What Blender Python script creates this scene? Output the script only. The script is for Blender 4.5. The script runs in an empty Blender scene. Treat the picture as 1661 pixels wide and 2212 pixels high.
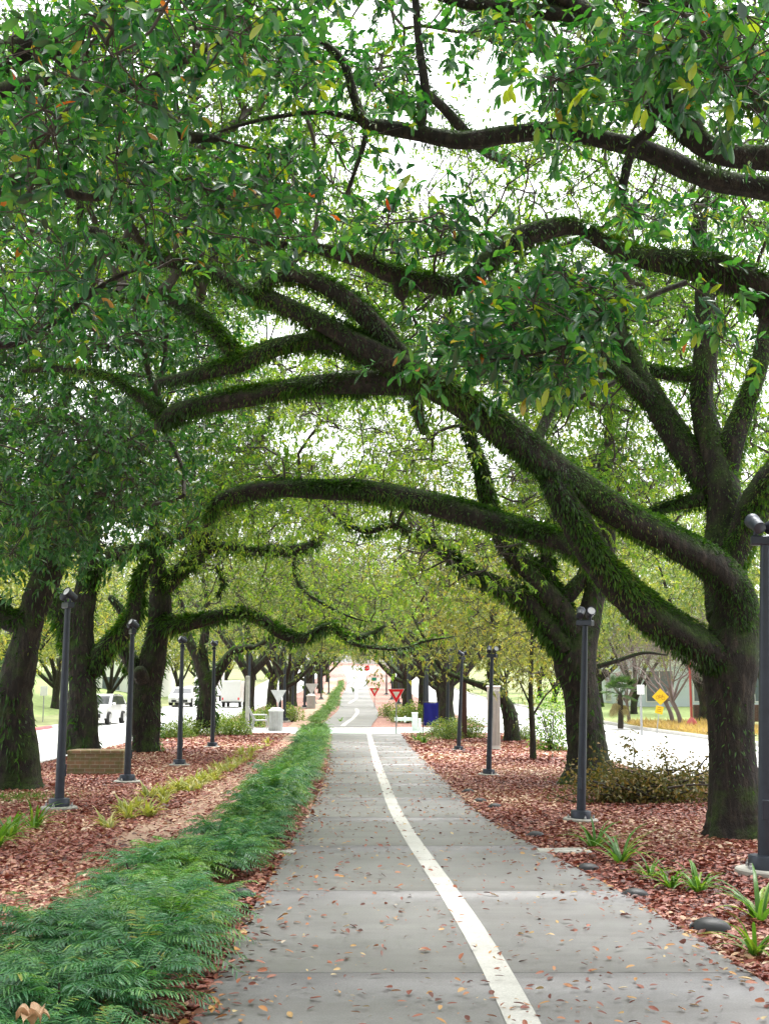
import bpy, math, random
import numpy as np
from math import radians as R, sin, cos, tan, pi
random.seed(7)
rng = np.random.default_rng(11)
C = bpy.context.scene
COL = C.collection

# ------------------------------------------------------------------ camera, sky, sun, exposure
FPX, CX, CY, PW, PH = 2600.0, 830.5, 1106.0, 1661.0, 2212.0   # photo measured at 1661 x 2212
EYE, PITCH = 1.65, math.atan((1493 - 1106) / 2600.0)
cam = bpy.data.cameras.new('camera')
cam.sensor_fit = 'VERTICAL'; cam.sensor_height = 24.0
cam.lens = FPX / PH * 24.0
cam.clip_start = 0.1; cam.clip_end = 3000
camo = bpy.data.objects.new('camera', cam); COL.objects.link(camo)
camo.location = (0, 0, EYE); camo.rotation_euler = (pi / 2 + PITCH, 0, 0)
C.camera = camo
C.view_settings.view_transform = 'Standard'; C.view_settings.look = 'None'
C.view_settings.exposure = 2.12; C.view_settings.gamma = 1.0
C.cycles.max_bounces = 7; C.cycles.diffuse_bounces = 4; C.cycles.glossy_bounces = 2
C.cycles.transmission_bounces = 4; C.cycles.transparent_max_bounces = 4

w = bpy.data.worlds.new('World'); C.world = w; w.use_nodes = True
nt = w.node_tree
sky = nt.nodes.new('ShaderNodeTexSky'); sky.sky_type = 'NISHITA'; sky.sun_disc = False
SUN_EL, SUN_ROT = R(72), R(25)
sky.sun_elevation = SUN_EL; sky.sun_rotation = SUN_ROT
sky.air_density = 1.0; sky.dust_density = 4.0
hs = nt.nodes.new('ShaderNodeHueSaturation'); hs.inputs['Saturation'].default_value = 0.12
bg = nt.nodes['Background']; bg.inputs['Strength'].default_value = 0.14
nt.links.new(sky.outputs[0], hs.inputs['Color']); nt.links.new(hs.outputs[0], bg.inputs['Color'])
sl = bpy.data.lights.new('sun', 'SUN'); sl.energy = 1.4; sl.angle = R(25); sl.color = (1, .97, .92)
so = bpy.data.objects.new('sun', sl); COL.objects.link(so)
so.rotation_euler = (pi / 2 - SUN_EL, 0, -SUN_ROT + pi)

# ------------------------------------------------------------------ geometry of the view
_cp, _sp = cos(PITCH), sin(PITCH)
def ray(px, py):
    a, b = (px - CX) / FPX, (CY - py) / FPX
    return np.array([a, _cp - b * _sp, _sp + b * _cp])
def P(px, py, Y):
    """the point at depth Y seen in that direction"""
    d = ray(px, py); return np.array([0, 0, EYE]) + d * (Y / d[1])
def Pn(px, py, Y):
    a, b = (px - CX) / FPX, (CY - py) / FPX
    dy = _cp - b * _sp; dz = _sp + b * _cp
    return np.stack([a * Y / dy, Y, EYE + dz * Y / dy], -1)
def proj(p):
    q = p - np.array([0, 0, EYE])
    z = q[..., 1] * _cp + q[..., 2] * _sp
    y = -q[..., 1] * _sp + q[..., 2] * _cp
    return CX + FPX * q[..., 0] / z, CY - FPX * y / z
_ty = np.array([-60, 56, 68, 82, 124, 169, 189, 230, 260, 320, 500, 1500])
_tz = np.array([0, 0, .10, .33, .95, 2.1, 3.1, 5.3, 6.9, 9.2, 13., 22.])
def g(Y): return np.interp(Y, _ty, _tz)
DR = -0.02                              # the avenue drifts this much per metre
UL, UR, ULF, URF = -7.4, 5.95, -14.7, 12.9
DROP = 0.12
def gz(X, Y):
    u = X - DR * Y
    z = float(g(Y))
    if ULF < u < UL or UR < u < URF: z -= DROP
    return z
def G(px, py):
    """ground point seen in that direction"""
    d = ray(px, py); lo, hi = 3.0, 900.0
    t = None
    Ys = np.concatenate([np.linspace(3, 60, 600), np.linspace(60, 600, 2000)])
    zz = EYE + d[2] * Ys / d[1] - g(Ys)
    k = np.where(zz < 0)[0]
    Y = Ys[k[0]] if len(k) else 400.
    return np.array([d[0] * Y / d[1], Y, float(g(Y))])

# ------------------------------------------------------------------ mesh helpers
def mesh_np(name, V, faces, rnd=None, smooth=False, mi=None):
    """faces: list of int arrays (n, k)"""
    V = np.asarray(V, np.float32)
    me = bpy.data.meshes.new(name)
    me.vertices.add(len(V)); me.vertices.foreach_set('co', V.ravel())
    faces = [np.asarray(f, np.int32) for f in faces if len(f)]
    li = np.concatenate([f.ravel() for f in faces])
    tot = np.concatenate([np.full(len(f), f.shape[1], np.int32) for f in faces])
    st = np.concatenate([[0], np.cumsum(tot)[:-1]]).astype(np.int32)
    me.loops.add(len(li)); me.loops.foreach_set('vertex_index', li)
    me.polygons.add(len(tot)); me.polygons.foreach_set('loop_start', st); me.polygons.foreach_set('loop_total', tot)
    if smooth: me.polygons.foreach_set('use_smooth', np.ones(len(tot), bool))
    if mi is not None: me.polygons.foreach_set('material_index', np.asarray(mi, np.int32))
    me.update(calc_edges=True)
    if rnd is not None:
        a = me.attributes.new('rnd', 'FLOAT', 'POINT'); a.data.foreach_set('value', np.asarray(rnd, np.float32))
    return me
def link(name, me, mat=None, parent=None, **props):
    o = bpy.data.objects.new(name, me); COL.objects.link(o)
    if me is not None and mat is not None and not me.materials:
        for m in (mat if isinstance(mat, (list, tuple)) else [mat]): me.materials.append(m)
    if parent is not None: o.parent = parent
    for k, v in props.items():
        if v: o[k] = v
    return o
def thing(name, loc, label, cat, group=None, rz=0):
    o = bpy.data.objects.new(name, None); COL.objects.link(o)
    o.location = [float(a) for a in loc]; o.rotation_euler = (0, 0, rz); o.empty_display_size = .3
    o['label'] = label; o['category'] = cat
    if group: o['group'] = group
    return o
def dup(root, loc=None, rz=None, label=None, scale=None):
    r = root.copy(); COL.objects.link(r)
    if loc is not None: r.location = [float(a) for a in loc]
    if rz is not None: r.rotation_euler = (0, 0, rz)
    if scale is not None: r.scale = (scale,) * 3 if not hasattr(scale, '__len__') else scale
    if label: r['label'] = label
    for ch in list(root.children):
        c = ch.copy(); COL.objects.link(c); c.parent = r
        for gch in list(ch.children):
            d = gch.copy(); COL.objects.link(d); d.parent = c
    return r

def combine(name, bits, smooth=False):
    """bits: (vertices, face arrays, per-vertex rnd or None, material index)"""
    V, F, rn, mi, n = [], [], [], [], 0
    tri = {}
    for (v, fs, r, m) in bits:
        V.append(v); rn.append(np.zeros(len(v)) if r is None else np.asarray(r, float))
        for f in fs:
            if len(f): F.append(np.asarray(f) + n); mi.append(np.full(len(f), m, np.int32))
        n += len(v)
    return mesh_np(name, np.concatenate(V), F, np.concatenate(rn), smooth, np.concatenate(mi))
class MB:
    """collects simple shapes for one mesh"""
    def __init__(s): s.v = []; s.f = []; s.n = 0; s.mi = []
    def add(s, V, F, mi=0):
        V = np.asarray(V, float)
        s.v.append(V)
        for f in F: s.f.append([i + s.n for i in f]); s.mi.append(mi)
        s.n += len(V); return s
    def box(s, x0, x1, y0, y1, z0, z1, mi=0, bev=0.0):
        if bev > 0:
            b = min(bev, (x1-x0)/2.1, (y1-y0)/2.1, (z1-z0)/2.1)
            V = []
            for z, i in ((z0, b), (z0 + b, 0), (z1 - b, 0), (z1, b)):
                c = b * .3 if i == 0 else 0
                for (x, y) in ((x0, y0), (x1, y0), (x1, y1), (x0, y1)):
                    sx = 1 if x == x0 else -1; sy = 1 if y == y0 else -1
                    V.append((x + sx * (i + 0), y + sy * (i + 0), z))
            F = [(3, 2, 1, 0), (12, 13, 14, 15)]
            for k in range(3):
                for j in range(4):
                    a, b2 = k * 4 + j, k * 4 + (j + 1) % 4
                    F.append((a, b2, b2 + 4, a + 4))
            return s.add(V, F, mi)
        V = [(x0,y0,z0),(x1,y0,z0),(x1,y1,z0),(x0,y1,z0),(x0,y0,z1),(x1,y0,z1),(x1,y1,z1),(x0,y1,z1)]
        return s.add(V, [(3,2,1,0),(4,5,6,7),(0,1,5,4),(1,2,6,5),(2,3,7,6),(3,0,4,7)], mi)
    def lathe(s, prof, n=20, c=(0,0,0), axis=None, mi=0):
        """prof: (r, z) pairs"""
        V = []; F = []
        for (r, z) in prof:
            for k in range(n):
                a = 2 * pi * k / n; V.append((r * cos(a), r * sin(a), z))
        m = len(prof)
        for i in range(m - 1):
            for k in range(n):
                a, b = i * n + k, i * n + (k + 1) % n
                F.append((a, b, b + n, a + n))
        F.append(tuple(range(n - 1, -1, -1))); F.append(tuple((m - 1) * n + k for k in range(n)))
        V = np.array(V)
        if axis is not None:
            ax = np.array(axis, float); ax /= np.linalg.norm(ax)
            t = np.array([0, 0, 1.]) if abs(ax[2]) < .9 else np.array([1., 0, 0])
            x = np.cross(t, ax); x /= np.linalg.norm(x); y = np.cross(ax, x)
            V = V[:, :1] * x + V[:, 1:2] * y + V[:, 2:3] * ax
        return s.add(V + np.array(c, float), F, mi)
    def bar(s, a, b, r, n=8, r2=None, mi=0):
        a = np.array(a, float); b = np.array(b, float)
        L = np.linalg.norm(b - a)
        return s.lathe([(r, 0), (r2 if r2 is not None else r, L)], n, a, b - a, mi)
    def plate(s, pts, y0, y1, mi=0):
        """polygon in xz extruded in y"""
        n = len(pts)
        V = [(x, y0, z) for x, z in pts] + [(x, y1, z) for x, z in pts]
        F = [tuple(range(n)), tuple(range(2 * n - 1, n - 1, -1))]
        for i in range(n): j = (i + 1) % n; F.append((i, i + n, j + n, j))
        return s.add(V, F, mi)
    def build(s, name, mat, parent=None, smooth=False, **props):
        me = bpy.data.meshes.new(name)
        me.from_pydata(np.concatenate(s.v).tolist(), [], s.f); me.update()
        if smooth:
            me.polygons.foreach_set('use_smooth', np.ones(len(s.f), bool))
            try: me.set_sharp_from_angle(angle=R(40))
            except Exception: pass
        o = link(name, me, mat, parent, **props)
        if isinstance(mat, (list, tuple)): me.polygons.foreach_set('material_index', np.array(s.mi, np.int32))
        return o

# ------------------------------------------------------------------ materials
def newmat(name):
    m = bpy.data.materials.new(name); m.use_nodes = True
    n = m.node_tree.nodes; return m, m.node_tree, n['Principled BSDF'], n['Material Output']
def node(t, kind, **kw):
    n = t.nodes.new(kind)
    for k, v in kw.items():
        if hasattr(n, k): setattr(n, k, v)
        else: n.inputs[k.replace('_', ' ')].default_value = v
    return n
def ramp(t, fac, stops, interp='LINEAR'):
    r = t.nodes.new('ShaderNodeValToRGB'); r.color_ramp.interpolation = interp
    e = r.color_ramp.elements
    while len(e) < len(stops): e.new(.5)
    for i, (p, c) in enumerate(stops): e[i].position = p; e[i].color = (*c, 1)
    t.links.new(fac, r.inputs[0]); return r.outputs[0]
def coords(t, scale=(1, 1, 1)):
    tc = t.nodes.new('ShaderNodeTexCoord'); mp = t.nodes.new('ShaderNodeMapping')
    mp.inputs['Scale'].default_value = scale
    t.links.new(tc.outputs['Object'], mp.inputs[0]); return mp.outputs[0]
def noise(t, vec, scale, detail=5, rough=.55):
    n = t.nodes.new('ShaderNodeTexNoise'); n.inputs['Scale'].default_value = scale
    n.inputs['Detail'].default_value = detail; n.inputs['Roughness'].default_value = rough
    t.links.new(vec, n.inputs['Vector']); return n.outputs[0]
def mixc(t, fac, a, b, mode='MIX'):
    m = t.nodes.new('ShaderNodeMix'); m.data_type = 'RGBA'; m.blend_type = mode
    for s, v in ((m.inputs[0], fac), (m.inputs[6], a), (m.inputs[7], b)):
        if hasattr(v, 'is_output'): t.links.new(v, s)
        elif isinstance(v, (int, float)): s.default_value = v
        else: s.default_value = (*v, 1)
    return m.outputs[2]
def bump(t, bs, h, strength=.5, dist=.02):
    b = t.nodes.new('ShaderNodeBump'); b.inputs['Strength'].default_value = strength; b.inputs['Distance'].default_value = dist
    t.links.new(h, b.inputs['Height']); t.links.new(b.outputs[0], bs.inputs['Normal'])
def plain(name, col, rough=.6, metal=0, var=.12, scale=6, emit=0):
    m, t, b, o = newmat(name)
    v = coords(t); n = noise(t, v, scale, 6)
    c = ramp(t, n, [(.3, tuple(a * (1 - var) for a in col)), (.7, tuple(min(1, a * (1 + var)) for a in col))])
    t.links.new(c, b.inputs['Base Color'])
    b.inputs['Roughness'].default_value = rough; b.inputs['Metallic'].default_value = metal
    if emit: b.inputs['Emission Color'].default_value = (*col, 1); b.inputs['Emission Strength'].default_value = emit
    return m
def leafmat(name, stops, rough=.42, trans=.35, tcol=(1.5, 1.5, .5), spec=.5):
    m, t, b, o = newmat(name)
    a = t.nodes.new('ShaderNodeAttribute'); a.attribute_name = 'rnd'
    c = ramp(t, a.outputs['Fac'], stops)
    t.links.new(c, b.inputs['Base Color'])
    b.inputs['Roughness'].default_value = rough; b.inputs['Specular IOR Level'].default_value = spec
    tr = t.nodes.new('ShaderNodeBsdfTranslucent')
    tc = mixc(t, 1.0, c, tcol, 'MULTIPLY'); t.links.new(tc, tr.inputs['Color'])
    mx = t.nodes.new('ShaderNodeMixShader'); mx.inputs[0].default_value = trans
    t.links.new(b.outputs[0], mx.inputs[1]); t.links.new(tr.outputs[0], mx.inputs[2])
    t.links.new(mx.outputs[0], o.inputs['Surface'])
    return m
M = {}
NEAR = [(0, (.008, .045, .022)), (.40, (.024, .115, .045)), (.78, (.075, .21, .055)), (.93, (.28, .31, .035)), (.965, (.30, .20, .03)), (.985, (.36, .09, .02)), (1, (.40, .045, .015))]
M['leaf_near'] = leafmat('oak_leaf_dark', NEAR, .27, .42, (1.8, 2.1, .4), .8)
M['leaf_mid'] = leafmat('oak_leaf_green', [(0, (.03, .10, .025)), (.45, (.085, .20, .035)), (.85, (.20, .31, .045)), (1, (.34, .34, .05))], .38, .5, (1.8, 1.8, .4))
M['leaf_light'] = leafmat('oak_leaf_light', [(0, (.05, .13, .03)), (.5, (.13, .25, .045)), (.9, (.26, .36, .06)), (1, (.36, .34, .06))], .4, .52, (1.8, 1.7, .5))
M['leaf_far'] = leafmat('oak_leaf_olive', [(0, (.06, .12, .04)), (.5, (.135, .19, .06)), (.9, (.25, .27, .085)), (1, (.36, .29, .08))], .45, .48)
M['leaf_yellow'] = leafmat('tree_leaf_yellow_green', [(0, (.10, .145, .045)), (.5, (.20, .235, .065)), (.9, (.35, .32, .08)), (1, (.48, .27, .06))], .5, .45)
M['fern'] = leafmat('limb_fern', [(0, (.010, .030, .004)), (.5, (.034, .095, .008)), (.9, (.09, .21, .016)), (1, (.16, .17, .04))], .5, .38, (1.6, 1.8, .4))
M['hedge'] = leafmat('feathery_leaf', [(0, (.022, .095, .04)), (.5, (.055, .20, .075)), (.85, (.13, .31, .085)), (.97, (.22, .34, .06)), (1, (.4, .25, .05))], .34, .32, (1.2, 1.4, .6))
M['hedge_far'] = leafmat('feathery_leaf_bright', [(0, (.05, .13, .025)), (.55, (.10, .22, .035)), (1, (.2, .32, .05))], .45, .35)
M['strap'] = leafmat('strap_leaf', [(0, (.06, .16, .03)), (.6, (.12, .27, .04)), (1, (.25, .35, .06))], .4, .35)
M['pale'] = leafmat('pale_sprig', [(0, (.20, .25, .06)), (.6, (.36, .38, .12)), (1, (.5, .45, .2))], .5, .35)
M['shrub'] = leafmat('shrub_leaf', [(0, (.08, .15, .03)), (.6, (.17, .27, .05)), (1, (.32, .33, .06))], .45, .35)
M['brush'] = leafmat('wilted_leaf', [(0, (.06, .08, .02)), (.5, (.13, .12, .035)), (1, (.25, .16, .06))], .6, .25)
M['litter'] = leafmat('dead_leaf', [(0, (.06, .014, .010)), (.22, (.17, .036, .024)), (.5, (.29, .085, .058)), (.75, (.40, .19, .135)), (.92, (.52, .32, .19)), (1, (.62, .48, .34))], .5, .12, (1.2, 1, .8))
M['pathleaf'] = leafmat('dead_leaf_on_path', [(0, (.07, .022, .016)), (.35, (.20, .05, .03)), (.65, (.34, .11, .05)), (.82, (.44, .22, .06)), (.93, (.5, .38, .18)), (1, (.52, .42, .32))], .5, .1, (1.2, 1, .8))

def barkmat():
    m, t, b, o = newmat('mossy_bark')
    v = coords(t, (1, 1, .22)); n = noise(t, v, 16, 8, .65)
    v2 = coords(t); n2 = noise(t, v2, 3.2, 5); n3 = noise(t, v2, 30, 4)
    c = ramp(t, n, [(.3, (.005, .004, .003)), (.5, (.017, .0125, .0095)), (.68, (.065, .048, .037))])
    geo = t.nodes.new('ShaderNodeNewGeometry'); sx = t.nodes.new('ShaderNodeSeparateXYZ')
    t.links.new(geo.outputs['Normal'], sx.inputs[0])
    ad = t.nodes.new('ShaderNodeMath'); ad.operation = 'MULTIPLY_ADD'
    t.links.new(sx.outputs['Z'], ad.inputs[0]); ad.inputs[1].default_value = .35; t.links.new(n2, ad.inputs[2])
    mf = t.nodes.new('ShaderNodeMapRange'); mf.inputs[1].default_value = .50; mf.inputs[2].default_value = .72
    t.links.new(ad.outputs[0], mf.inputs[0])
    mc = ramp(t, n3, [(.3, (.010, .022, .003)), (.7, (.05, .09, .010))])
    t.links.new(mixc(t, mf.outputs[0], c, mc), b.inputs['Base Color'])
    b.inputs['Roughness'].default_value = .85
    bump(t, b, mixc(t, .4, n, noise(t, coords(t, (1, 1, .5)), 45, 6, .7)), 1.0, .09); return m
M['bark'] = barkmat()
M['twig'] = plain('twig_bark', (.045, .036, .028), .85)
M['greybark'] = plain('grey_bark', (.17, .13, .12), .8)

def groundmat():
    m, t, b, o = newmat('leaf_mulch')
    v = coords(t)
    vo = t.nodes.new('ShaderNodeTexVoronoi'); vo.inputs['Scale'].default_value = 17
    nv = t.nodes.new('ShaderNodeTexNoise'); nv.inputs['Scale'].default_value = 9
    t.links.new(v, nv.inputs['Vector'])
    ad = t.nodes.new('ShaderNodeVectorMath'); ad.operation = 'MULTIPLY_ADD'; ad.inputs[1].default_value = (.15,) * 3
    t.links.new(nv.outputs['Color'], ad.inputs[0]); t.links.new(v, ad.inputs[2]); t.links.new(ad.outputs[0], vo.inputs['Vector'])
    sp = t.nodes.new('ShaderNodeSeparateColor'); t.links.new(vo.outputs['Color'], sp.inputs[0])
    c = ramp(t, sp.outputs[0], [(0, (.08, .028, .02)), (.3, (.20, .07, .052)), (.6, (.34, .15, .115)), (.85, (.43, .24, .185)), (1, (.5, .35, .26))])
    n = noise(t, v, .7, 4)
    c = mixc(t, ramp(t, n, [(.4, (0, 0, 0)), (.75, (.55, .55, .55))]), c, (.22, .10, .08))
    t.links.new(c, b.inputs['Base Color']); b.inputs['Roughness'].default_value = .7
    bump(t, b, vo.outputs['Distance'], .6, .03); return m
M['mulch'] = groundmat()
def concretemat(name, a, b_, stain, rough=.55, island=True):
    m, t, b, o = newmat(name)
    v = coords(t); n = noise(t, v, 1.1, 7, .6); n2 = noise(t, v, 90, 3); vs = coords(t, (.35, 2.4, 1)); n3 = noise(t, vs, 1.0, 5, .6)
    c = ramp(t, n, [(.3, a), (.7, b_)])
    c = mixc(t, ramp(t, n3, [(.5, (0, 0, 0)), (.75, (.45, .45, .45))]), c, stain)
    n4 = noise(t, v, 2.6, 8, .7); c = mixc(t, ramp(t, n4, [(.52, (0, 0, 0)), (.7, (.5, .5, .5))]), c, tuple(q * .72 for q in a))
    c = mixc(t, .35, c, ramp(t, n2, [(.3, (.25, .25, .25)), (.7, (.75, .75, .75))]), 'OVERLAY')
    if island:
        geo = t.nodes.new('ShaderNodeNewGeometry')
        c = mixc(t, .02, c, ramp(t, geo.outputs['Random Per Island'], [(0, (.3, .3, .3)), (1, (.7, .7, .7))]), 'OVERLAY')
    t.links.new(c, b.inputs['Base Color'])
    rr = t.nodes.new('ShaderNodeMapRange'); rr.inputs[3].default_value = rough - .14; rr.inputs[4].default_value = rough + .15
    t.links.new(n3, rr.inputs[0]); t.links.new(rr.outputs[0], b.inputs['Roughness'])
    bump(t, b, n2, .25, .004); return m
M['path'] = concretemat('path_concrete', (.150, .146, .145), (.205, .199, .198), (.115, .106, .097), .46)
M['road'] = concretemat('road_concrete', (.42, .42, .41), (.52, .52, .51), (.36, .36, .35), .55, False)
M['kerb'] = concretemat('kerb_concrete', (.36, .35, .33), (.46, .45, .43), (.26, .25, .23), .7, False)
M['redkerb'] = plain('red_kerb_paint', (.42, .10, .11), .6)
M['line'] = concretemat('line_paint', (.40, .39, .36), (.56, .55, .51), (.30, .29, .26), .6, False)
M['greenpaint'] = concretemat('green_paint', (.30, .46, .35), (.36, .52, .41), (.30, .40, .33), .6, False)
M['sand'] = concretemat('trail_sand', (.30, .19, .13), (.40, .275, .195), (.21, .12, .085), .85, False)
M['apron'] = plain('tan_apron', (.46, .42, .36), .85)
M['lawn'] = plain('lawn', (.19, .25, .08), .9, var=.3, scale=3)
M['drygrass'] = leafmat('dry_grass', [(0, (.38, .25, .12)), (1, (.62, .46, .25))], .7, .3)
M['lamp'] = plain('lamp_paint', (.034, .042, .06), .38, .3, .15, 9)
M['lens'] = plain('lamp_lens', (.85, .87, .9), .15)
M['footing'] = plain('footing_concrete', (.36, .35, .31), .85, var=.25)
M['black'] = plain('black_plastic', (.02, .021, .024), .5)
M['steel'] = plain('galvanised_steel', (.38, .39, .40), .45, .5)
M['signback'] = plain('sign_back_aluminium', (.62, .63, .64), .45, .2)
M['red'] = plain('sign_red', (.78, .010, .02), .4)
M['white'] = plain('white_paint', (.8, .8, .8), .45, var=.05)
M['signwhite'] = plain('sign_white', (.78, .76, .68), .45, var=.06)
M['yellow'] = plain('sign_yellow', (.85, .55, .01), .45, var=.06)
M['signblack'] = plain('sign_black', (.02, .02, .02), .5)
M['orangeink'] = plain('faded_sign_ink', (.42, .16, .01), .5)
M['green'] = plain('sign_green', (.01, .22, .13), .45)
M['blue'] = plain('banner_blue', (.006, .009, .30), .6)
M['brownpost'] = plain('brown_post', (.07, .028, .02), .7)
M['redpole'] = plain('red_pole', (.38, .07, .06), .5)
M['binmetal'] = plain('bin_metal', (.42, .42, .42), .55, .3)
M['carpaint'] = plain('car_paint_white', (.82, .82, .82), .2, var=.02)
M['glass'] = plain('car_glass', (.03, .035, .04), .08)
M['tyre'] = plain('tyre', (.02, .02, .02), .8)
M['rim'] = plain('rim', (.5, .5, .52), .3, .6)
M['light'] = plain('headlight', (.7, .72, .75), .1)
M['beige'] = plain('beige_render', (.58, .47, .38), .8, var=.06, scale=.4)
M['paleblue'] = plain('pale_panel', (.6, .68, .76), .6, var=.06, scale=.4)
M['winglass'] = plain('window_glass', (.12, .15, .18), .12)
M['roof'] = plain('roof_grey', (.22, .21, .2), .8)
M['stump'] = plain('cut_wood', (.30, .25, .20), .8)
M['tan'] = leafmat('tan_dead_leaf', [(0, (.36, .22, .12)), (1, (.55, .38, .24))], .6, .2, (1, .9, .8))
def brickmat(name, c1, c2, mo, moss=0.0):
    m, t, b, o = newmat(name)
    tc = t.nodes.new('ShaderNodeTexCoord'); sp = t.nodes.new('ShaderNodeSeparateXYZ'); cb = t.nodes.new('ShaderNodeCombineXYZ')
    t.links.new(tc.outputs['Object'], sp.inputs[0]); ad = t.nodes.new('ShaderNodeMath')
    t.links.new(sp.outputs[0], ad.inputs[0]); t.links.new(sp.outputs[1], ad.inputs[1])
    t.links.new(ad.outputs[0], cb.inputs[0]); t.links.new(sp.outputs[2], cb.inputs[1])
    br = t.nodes.new('ShaderNodeTexBrick'); br.inputs['Scale'].default_value = 1
    br.inputs['Brick Width'].default_value = .2; br.inputs['Row Height'].default_value = .072; br.inputs['Mortar Size'].default_value = .007
    br.inputs['Color1'].default_value = (*c1, 1); br.inputs['Color2'].default_value = (*c2, 1); br.inputs['Mortar'].default_value = (*mo, 1)
    t.links.new(cb.outputs[0], br.inputs['Vector'])
    c = br.outputs['Color']
    if moss:
        n = noise(t, tc.outputs['Object'], 7, 6)
        c = mixc(t, ramp(t, n, [(.42, (0, 0, 0)), (.62, (moss,) * 3)]), c, (.10, .13, .03))
    t.links.new(c, b.inputs['Base Color']); b.inputs['Roughness'].default_value = .85
    bump(t, b, br.outputs['Fac'], -.5, .01); return m
M['mossbrick'] = brickmat('mossy_brick', (.26, .15, .085), (.17, .115, .07), (.30, .28, .2), .6)
M['darkbrick'] = brickmat('dark_brick', (.10, .05, .045), (.07, .04, .04), (.14, .12, .11), 0)

# ------------------------------------------------------------------ ground, roads, path
YS = np.unique(np.concatenate([np.arange(-40, 60, 2.), np.arange(60, 330, 5.), np.arange(330, 1500, 60.)]))
def sheet(name, us, mat, dz=0.0, ys=YS, kind='structure', drop=None, thick=None):
    """a sheet that follows the terrain; us = offsets across the avenue, drop = height of each offset"""
    us = np.array(us, float); drop = np.zeros(len(us)) if drop is None else np.array(drop, float)
    V = np.array([[u + DR * y, y, g(y) + d + dz] for y in ys for u, d in zip(us, drop)])
    n = len(us); F = []
    for i in range(len(ys) - 1):
        for j in range(n - 1):
            a = i * n + j; F.append((a, a + 1, a + n + 1, a + n))
    o = link(name, mesh_np(name, V, [np.array(F)]), mat); o['kind'] = kind; return o
e = .03
sheet('ground', [-900, -300, -80, -30, ULF - e, ULF + e, UL - e, UL + e, -3, 0, 3, UR - e, UR + e, URF - e, URF + e, 30, 80, 300, 900], M['mulch'],
      drop=[0, 0, 0, 0, 0, -DROP - .02, -DROP - .02, 0, 0, 0, 0, 0, -DROP - .02, -DROP - .02, 0, 0, 0, 0, 0])
sheet('road', [ULF + .04, (ULF + UL) / 2, UL - .04], M['road'], -DROP + .004, ys=YS[YS < 330])
o = sheet('road', [UR + .04, (UR + URF) / 2, URF - .04], M['road'], -DROP + .004, ys=YS[YS < 330])
def kerb(u0, u1, ys, mat):
    ys = np.array(ys, float); V = []; F = []
    for y in ys:
        x = DR * y; z = g(y)
        V += [(u0 + x, y, z - DROP - .05), (u0 + x, y, z + .022), (u1 + x, y, z + .022), (u1 + x, y, z - DROP - .05)]
    for i in range(len(ys) - 1):
        for j in range(3):
            a = i * 4 + j; F.append((a, a + 4, a + 5, a + 1))
    F2 = [(0, 1, 2, 3), tuple((len(ys) - 1) * 4 + k for k in (3, 2, 1, 0))]
    o = link('kerb', mesh_np('kerb', V, [np.array(F), np.array(F2)]), mat); o['kind'] = 'structure'
ks = YS[(YS >= -10) & (YS < 330)]
k1, k2 = ks[ks <= 48], ks[ks >= 58]
for a, b in ((UL - .09, UL + .09), (UR - .09, UR + .09)):
    kerb(a, b, k1, M['kerb']); kerb(a, b, k2, M['kerb'])
kerb(URF - .09, URF + .09, ks, M['kerb'])
kerb(ULF - .09, ULF + .09, ks[ks <= 46], M['kerb']); kerb(ULF - .09, ULF + .09, ks[(ks >= 46) & (ks <= 58)], M['redkerb']); kerb(ULF - .09, ULF + .09, ks[ks >= 58], M['kerb'])

def xat(pix):
    q = np.array([G(*p) for p in pix]); i = np.argsort(q[:, 1]); q = q[i]
    return lambda y: np.interp(y, q[:, 1], q[:, 0])
LE = [(430,2205),(480,2095),(550,1960),(600,1880),(645,1800),(685,1730),(705,1675),(712,1615),(718,1585)]
RE = [(1661,2132),(1575,2070),(1465,2010),(1356,1950),(1246,1880),(1130,1820),(1035,1770),(985,1713),(936,1665),(890,1615),(870,1585)]
WL = [(1130,2212),(1100,2145),(1050,2065),(1006,1985),(948,1910),(895,1830),(855,1765),(835,1710),(815,1655),(800,1600),(797,1588)]
_l, _r, _w = xat(LE), xat(RE), xat(WL)
def smooth_fn(f, w=1.6):
    return lambda y: sum(f(y + k * w) for k in (-1.5, -1, -.5, 0, .5, 1, 1.5)) / 7
pl, pr, pw = smooth_fn(_l), smooth_fn(_r), smooth_fn(_w)
def ribbon(name, fl, fr, ys, mat, dz, nx=2, thick=0, gap=0, kind='structure', cut=None):
    """strip between two edge functions; gap > 0 cuts it into slabs with open joints"""
    V = []; F = []; ys = list(ys)
    if not gap:
        for y in ys:
            a, b = float(fl(y)), float(fr(y))
            for k in range(nx): V.append((a + (b - a) * k / (nx - 1), y, g(y) + dz))
        for i in range(len(ys) - 1):
            for k in range(nx - 1):
                q = i * nx + k; F.append((q, q + 1, q + nx + 1, q + nx))
    else:
        y0 = ys[0]
        while y0 < ys[-1] - .2:
            y1 = min(y0 + gap, ys[-1]); sub = np.linspace(y0 + .003, y1 - .003, 5); base = len(V)
            for y in sub:
                a, b = float(fl(y)), float(fr(y)); z = g(y) + dz
                V += [(a, y, z - thick), (a, y, z - .006), (a + .008, y, z), (b - .008, y, z), (b, y, z - .006), (b, y, z - thick)]
            for i in range(4):
                for k in range(5):
                    q = base + i * 6 + k; F.append((q, q + 1, q + 7, q + 6))
            F.append([base + k for k in (0, 1, 2, 3)]); F.append([base + k for k in (0, 3, 4, 5)])
            F.append([base + 24 + k for k in (3, 2, 1, 0)]); F.append([base + 24 + k for k in (5, 4, 3, 0)])
            y0 = y1
    o = link(name, mesh_np(name, V, [np.array(F)]), mat); o['kind'] = kind; return o
PZ = .035
ribbon('path', pl, pr, np.linspace(1.5, 47.6, 60), M['path'], PZ, thick=.08, gap=2.9)
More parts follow.
